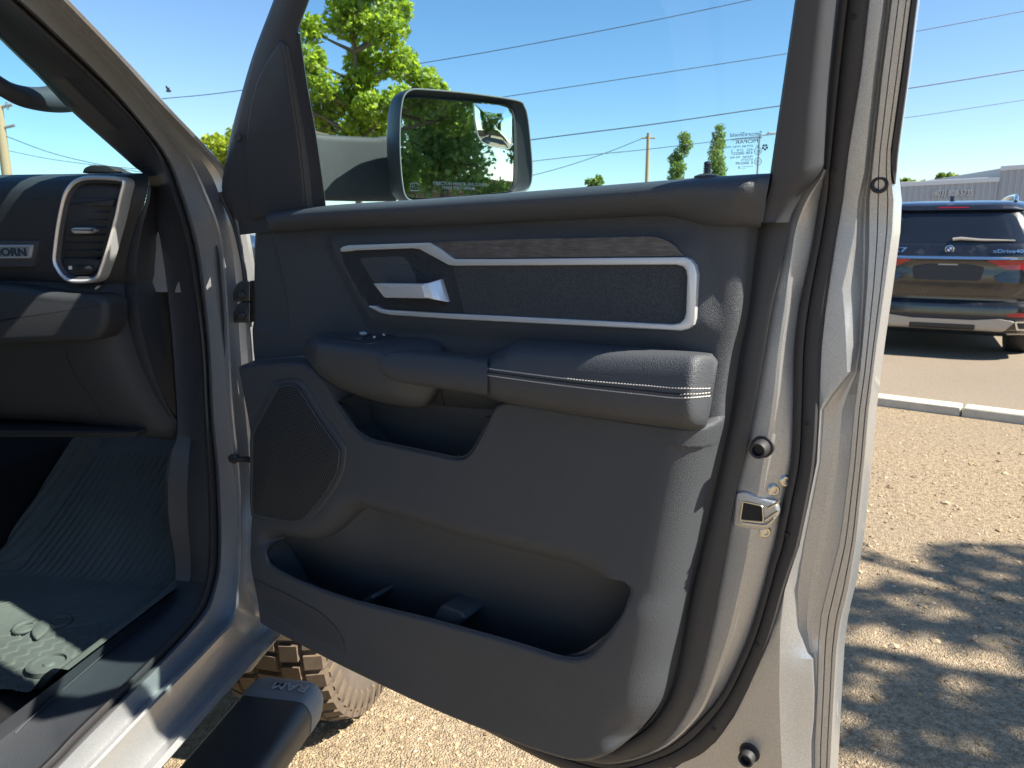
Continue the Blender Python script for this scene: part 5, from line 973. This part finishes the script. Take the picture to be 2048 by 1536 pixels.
mk('step_tread', *box(Fr(HINGE, TR, TF, UP), a0 + .010, a1 + .004, bp0 - .5, bp0, Z_ST - .002, Z_ST + .004, .002), M['rubber'], step, sharp=40)
mb = MB(); HXF = Fr(HINGE, TR, TF, UP)
for i in range(5):
    for j in range(12):
        x = a0 + .026 + i * .0245; y = bp0 - .022 - j * .036 - (.018 if i % 2 else 0)
        if x < a1: mb.add(*prism(HXF, [(x + .0125 * math.cos(k), y + .017 * math.sin(k)) for k in np.linspace(0, 2 * math.pi, 7)[:-1]], Z_ST + .003, Z_ST + .0075, .002, 2))
mb.build('step_tread_studs', M['rubber'], step, sharp=40)
# ---- front wheel
wc = TK(-.11, .60, .43); WF = Fr(wc, TF, UP, TR)      # x forward, y up, z outward
M['tyre'] = plain('dusty_tyre_rubber', (.115, .085, .058), .9, nscale=40., var=.45); M['sidewall'] = plain('brown_dusty_sidewall', (.09, .07, .055), .85, nscale=25., var=.4)
pf = [(.25, -.12), (.30, -.145), (.36, -.15), (.405, -.142), (.418, -.12), (.42, 0.), (.418, .12), (.405, .142), (.36, .15), (.30, .145), (.25, .12)]
V, Fc = loft([np.array([WF(r * math.cos(k), r * math.sin(k), z) for r, z in pf]) for k in np.linspace(0, 2 * math.pi, 73)]); mk('front_wheel', V, Fc, M['sidewall'], truck, sharp=50); wh = bpy.data.objects['front_wheel']
mb = MB(); nb = 44
for i in range(nb):
    for j, (z0, z1, off, sk_) in enumerate(((-.148, -.098, 0, .1), (-.090, -.040, .5, -.35), (-.032, .030, .15, .3), (.038, .092, .6, -.35), (.099, .149, .05, .1))):
        an = 2 * math.pi * (i + off) / nb; wd = 2 * math.pi / nb * (.40 if j in (0, 4) else .41) * rng.uniform(.92, 1.08); ro = .433 if j not in (0, 4) else .429
        def pt_w(z, s_, r): k = an + s_ * wd + sk_ * (z - (z0 + z1) / 2) / .05 * wd * .5; return WF(r * math.cos(k), r * math.sin(k), z)
        zi0, zi1 = z0 + .003, z1 - .003; e0 = .012 if j == 0 else 0; e1 = .012 if j == 4 else 0
        V = [pt_w(z0, -1, .412 - e0 * 1.5), pt_w(z1, -1, .412 - e1 * 1.5), pt_w(z1, 1, .412 - e1 * 1.5), pt_w(z0, 1, .412 - e0 * 1.5), pt_w(zi0, -.88, ro - e0), pt_w(zi1, -.88, ro - e1), pt_w(zi1, .88, ro - e1), pt_w(zi0, .88, ro - e0)]
        mb.add(V, [(4, 5, 6, 7), (0, 4, 7, 3), (1, 2, 6, 5), (0, 1, 5, 4), (3, 7, 6, 2)])
for i in range(nb):                         # side lugs
    an = 2 * math.pi * (i + .05) / nb; wd = .05
    V = [WF(r * math.cos(an + s_ * wd), r * math.sin(an + s_ * wd), z) for r, z in ((.345, .150), (.40, .146)) for s_ in (-.5, .5)] + [WF(r * math.cos(an + s_ * wd), r * math.sin(an + s_ * wd), z) for r, z in ((.352, .156), (.398, .153)) for s_ in (-.42, .42)]
    mb.add(V, [(4, 5, 7, 6), (0, 1, 5, 4), (2, 6, 7, 3), (0, 4, 6, 2), (1, 3, 7, 5)])
mb.build('tyre_tread', M['tyre'], wh, sharp=30)
mk('rim', *lathe(Fr(wc, TF, UP, TR), [(.255, .12), (.25, .09), (.20, .07), (.12, .09), (.05, .10), (.03, .11)], 40), M['dark_metal'], wh, sharp=40)
# ------------------------------------------------------------------ FLOOR MAT (lies on the truck floor)
na, nb_ = 300, 420; aa = np.linspace(-.83, -.262, na); ss = np.linspace(-.30, .62, nb_)
def matpath(s_):                            # along the floor and up the toe board
    b = np.where(s_ < .14, s_, .14 + (s_ - .14) * .80); z = np.where(s_ < .14, 0, (s_ - .14) * .60); rd_ = sm(s_, .06, .22); return b, .556 + z * rd_
AA, SS = np.meshgrid(aa, ss); bb, zz = matpath(SS); phi = AA + .30 * np.exp(-(SS + .10) / .13)
ribz = .0085 * (np.abs(np.sin(math.pi * phi / .021)) ** .6) * sm(-.20 - phi, 0, .01) * sm(.55 - SS, 0, .03)
x2 = (AA * .8 + SS * .6); y2 = (-AA * .6 + SS * .8); rowi = np.floor(y2 / .026); fx = np.mod(x2 + .022 * np.mod(rowi, 2), .044) / .044; fy = np.mod(y2, .026) / .026
brick = .0032 * fx * sm(np.minimum(fx, 1 - fx), 0, .05) * sm(np.minimum(fy, 1 - fy), 0, .12) * (1 - sm(-.20 - phi, -.006, 0)) * sm(-.345 - AA, 0, .01)
wall = .050 * sm(AA, -.335, -.275) + .04 * sm(-.765 - AA, 0, .05) + .012 * sm(-.27 - SS, 0, .02)
grv = -.003 * np.exp(-((phi + .192) / .004) ** 2) + .004 * np.exp(-((phi + .184) / .004) ** 2)
zz = zz + ribz + brick + wall + grv * (AA < -.35)
V = np.array([TK(a, b, z) for a, b, z in zip(AA.ravel(), bb.ravel(), zz.ravel())])
M['mat'] = grain('dusty_rubber_floor_mat', (.110, .112, .100), .70, 500., .3, .35, .35, dust=.35)
fm = mk('floor_mat', V, gridf(na, nb_), M['mat'], None, sharp=180, loc=TK(-.55, .1, .556)); tag(fm, 'black ribbed rubber floor mat in the truck footwell, half in sun', 'floor mat')
p = TZ(97, 1326, .567); RF = Fr(TK(p[0], p[1], .562), TR, TF, UP); mk('mat_anchor', *lathe(RF, [(.040, -.004), (.040, .006), (.033, .007), (.032, .001), (.012, .002), (.008, .006), (.003, .006)], 30), M['mat'], fm, sharp=40)
p = TZ(82, 1255, .567); EF = Fr(TK(p[0], p[1], .561), TR * .85 + TF * .5, TF * .85 - TR * .5, UP); mb = MB()
sh = [(0, -.045), (.014, -.02), (.018, .012), (.010, .034), (0, .036), (-.010, .034), (-.018, .012), (-.014, -.02)]; mb.add(*prism(EF, cr(sh, 4, True), 0, .007, .003, 2))
for sg in (-1, 1):
    k = np.linspace(0, 1, 22); an = 1.9 - k * 5.2; rr_ = .030 * (1 - .62 * k); pts = np.array([EF(sg * (.032 + r * math.cos(q)), .012 + r * math.sin(q), .004) for r, q in zip(rr_, an)]); mb.add(*tube(pts, list(.0075 * (1 - .6 * k)), 8))
mb.build('mat_emblem', M['mat'], fm, sharp=60)
# ------------------------------------------------------------------ PARKED SUV
yw = math.radians(28); HD = A(math.sin(yw), math.cos(yw), 0); RD = A(math.cos(yw), -math.sin(yw), 0)
og = atd(1899, 500, 8.55) - .16 * HD; og[2] = 0; VF = Fr(og, RD, UP, -HD)
suv = empty('parked_suv', og, 'black luxury estate car parked tail towards us beyond the kerb', 'parked car')
M['black_paint'] = paint('glossy_black_paint', (.011, .012, .015), 0., .14, 1., .0); M['chrome'] = plain('chrome_strip', (.8, .8, .8), .12, 1.); M['suv_glass'] = plain('dark_tinted_glass', (.010, .014, .020), .03, 0., .6, bstr=0.)
M['tail_red'] = plain('red_lamp_lens', (.34, .004, .014), .12, 0., .6, .6, bstr=0.); M['silver_plastic'] = plain('silver_skid_plastic', (.42, .39, .35), .45, .3); M['dark_plastic'] = plain('dark_bumper_plastic', (.03, .03, .032), .55)
ZS = [.26, .31, .36, .58, .615, .64, .66, .72, .86, .98, 1.06, 1.12, 1.17, 1.24, 1.285, 1.31, 1.50, 1.68, 1.72, 1.75, 1.775, 1.79]
YR = [.20, .07, .02, .0, .01, .05, .12, .125, .10, .115, .12, .115, .15, .175, .20, .23, .36, .49, .52, .60, .75, 1.1]
HW = [.90, .93, .97, 1.0, 1.0, .995, .985, .985, .985, .985, .98, .975, .965, .955, .94, .915, .845, .765, .745, .71, .64, .42]
HW = [h * 1.08 for h in HW]
YF = [4.95, 5.05, 5.1, 5.1, 5.1, 5.1, 5.1, 5.1, 5.05, 4.9, 4.6, 4.0, 3.75, 3.6, 3.5, 3.45, 3.05, 2.7, 2.6, 2.5, 2.4, 2.0]
def rear_y(x, z):
    h_ = np.interp(z, ZS, HW); return np.interp(z, ZS, YR) + .30 * max(0, (min(1.05, abs(x) / h_) - .5) / .5) ** 2.3
rws = []
for z, h_, yf in zip(ZS, HW, YF):
    o = [(x, rear_y(x, z)) for x in h_ * np.sin(np.linspace(-math.pi / 2, math.pi / 2, 31))]; yb = o[0][1]
    o += [(h_, yb + (yf - .5 - yb) * k) for k in (.12, .3, .5, .7, .9)] + [(h_ * math.cos(k), yf - .5 + .5 * math.sin(k)) for k in np.linspace(.1, math.pi - .1, 15)] + [(-h_, yb + (yf - .5 - yb) * k) for k in (.9, .7, .5, .3, .12)]
    rws.append(np.array([VF(x, z, -y) for x, y in o]))
V, Fc = loft(rws, True); n = len(rws[0]); Fc += [[(len(rws) - 1) * n + j for j in range(n)], list(range(n))]
mk('body', V, Fc, M['black_paint'], suv, sharp=32)
vl = lambda pts, z=-.13: np.array([VF.at(x, y, z)[:2] for x, y in pts])
def patch(nm, P, mat, lift=.008, par=None, n=90):
    P = resample(np.asarray(P), n, True); c = P.mean(0); rr = []
    for k, l in ((1., -.01), (1., lift * .7), (.985, lift), (.8, lift), (.6, lift), (.4, lift), (.2, lift), (.02, lift)):
        rr.append(np.array([VF(x, z, -rear_y(x, z) + l) for x, z in c + (P - c) * k]))
    V, Fc = loft(rr, True); Fc.append([(len(rr) - 1) * n + j for j in range(n)]); return mk(nm, V, Fc, mat, par or suv, sharp=40)
def sym(pts): return pts + [(-x, z) for x, z in pts[::-1]]
patch('rear_window', fillet(sym([(.86, 1.30), (.80, 1.46), (.71, 1.655), (.5, 1.675)]), [.03, .1, .08, .02, .02, .08, .1, .03]), M['suv_glass'], .006)
patch('spoiler', fillet(sym([(.74, 1.665), (.70, 1.735), (.4, 1.765)]), .03), M['black_paint'], .05)
patch('brake_light', fillet(sym([(.16, 1.690), (.155, 1.698)]), .003), M['tail_red'], .055)
patch('chrome_strip', sym([(.985, 1.118), (.97, 1.143), (.5, 1.146)]), M['chrome'], .022)
for sg in (-1, 1): patch('tail_light', [(sg * x, z) for x, z in ((.975, 1.008), (.55, 1.012), (.37, 1.105), (.40, 1.112), (.975, 1.112))], M['tail_red'], .016)
for sg in (-1, 1): patch('tail_light_upper', [(sg * x, z) for x, z in ((.975, 1.15), (.80, 1.15), (.86, 1.185), (.975, 1.19))], M['tail_red'], .012)
for sg in (-1, 1): patch('light_housing_scoop', fillet([(sg * x, z) for x, z in ((.95, .86), (.5, .87), (.44, .93), (.55, .985), (.95, .98))], .02), M['black_paint'], .010)
patch('plate_recess', fillet(sym([(.33, .88), (.36, 1.03), (.2, 1.06)]), .03), M['dark_plastic'], .004)
patch('plate_lamp_bar', fillet(sym([(.10, 1.048), (.10, 1.062)]), .004), M['silver_plastic'], .012)
patch('bumper_reflector', [(.99, .49), (.62, .50), (.60, .525), (.72, .545), (.99, .535)], M['tail_red'], .010); patch('bumper_reflector', [(-.99, .49), (-.72, .50), (-.72, .53), (-.99, .535)], M['tail_red'], .010)
patch('lower_bumper', fillet(sym([(.95, .315), (.97, .47), (.70, .50), (.3, .50)]), .03), M['dark_plastic'], .006)
patch('skid_plate', fillet(sym([(.60, .33), (.70, .45), (.55, .475), (.30, .45)]), .015), M['silver_plastic'], .03)
patch('skid_step', fillet(sym([(.33, .335), (.33, .40), (.1, .40)]), .01), M['dark_plastic'], .033)
for sg in (-1, 1):
    q = fillet([(sg * .72, .35), (sg * .96, .36), (sg * .955, .455), (sg * .69, .455)], .02); patch('exhaust_trim', q, M['chrome'], .028); c = q.mean(0); patch('exhaust_opening', c + (q - c) * A(.84, .66), M['blackhole'], .030)
# wiper, badge, lettering
wp = [VF(x, z, -rear_y(x, z) + .03) for x, z in ((.02, 1.335), (.10, 1.345), (.3, 1.33), (.62, 1.325))]; mk('rear_wiper', *tube(np.array(wp), [.018, .020, .014, .008], 6), M['silver_plastic'], suv)
bf = Fr(VF(0, 1.225, -rear_y(0, 1.225) + .002), RD, UP, -HD)
mk('badge', *lathe(bf, [(.045, 0), (.044, .008), (.040, .009)], 30), M['chrome'], suv, sharp=40); bdg2 = [o for o in bpy.data.objects if o.name.startswith('badge') and o.parent == suv][0]
mk('badge_ring', *lathe(bf, [(.038, .0085), (.038, .0095), (.027, .0097)], 30), M['dark_plastic'], bdg2, sharp=40)
for k in range(4):
    a = np.linspace(k * math.pi / 2, (k + 1) * math.pi / 2, 9); V = [bf(0, 0, .0112)] + [bf(.026 * math.cos(q), .026 * math.sin(q), .0112) for q in a]
    mk('badge_quarter', V, [list(range(10))], plain('badge_blue', (.02, .16, .45), .3) if k % 2 else M['white_ink'], bdg2, smooth=False)
for s_, x, z, h_, wd in (('X7', -.60, 1.19, .055, .17), ('xDrive40i', .42, 1.192, .040, .30)):
    V, Fc = text(s_, VF, 0, 0, 0, 1.); ww = np.ptp((V - VF.o) @ RD); V, Fc = text(s_, VF, x, z, 0, h_ * 1.35, .006, sx=wd / (h_ * 1.35 * ww), bold=.02); out = []
    for P in V: l = VF.inv(P); out.append(VF(l[0], l[1], -rear_y(l[0], l[1]) + .006 + l[2]))
    mk('model_lettering', out, Fc, M['chrome'], suv, smooth=False)
for sg in (-1, 1):
    rl_ = [VF(sg * x, z, -y) for x, z, y in ((.63, 1.76, .80), (.64, 1.80, .86), (.645, 1.83, 1.0), (.65, 1.845, 1.6), (.65, 1.84, 2.2), (.64, 1.80, 2.5), (.63, 1.76, 2.6))]; mk('roof_rail', *tube(cr(np.array(rl_), 4), .022, 8), M['chrome'], suv)
mk('antenna_fin', *prism(Fr(VF(0, 1.78, 0), -VF.Z, UP, RD), cr([(.98, -.02), (1.2, -.02), (1.06, .055), (1.0, .06)], 4, True), -.025, .025, .01, 2, back=True), M['black_paint'], suv)
for sg in (-1, 1):
    for y in (.98, 4.08):
        wf = Fr(VF(sg * .86, .385, -y), HD, UP, RD * sg); mk('wheel', *lathe(wf, [(.25, -.15), (.36, -.14), (.385, -.11), (.385, .09), (.36, .12), (.27, .125), (.25, .09), (.2, .06), (.05, .08)], 36), M['rubber'], suv, sharp=40)
    mk('side_window', [VF(sg * x, z, -y) for x, z, y in ((.945, 1.31, .75), (.945, 1.31, 3.1), (.80, 1.62, 2.75), (.80, 1.62, .95))], [(0, 1, 2, 3)], M['suv_glass'], suv, smooth=False)
    mk('door_mirror', *box(VF, sg * 1.08 - .1, sg * 1.08 + .1, 1.18, 1.33, -3.25, -3.1, .03), M['black_paint'], suv)
patch('tailgate_seam', [(-.80, .655), (.80, .655), (.80, .662), (-.80, .662)], M['blackhole'], .003)
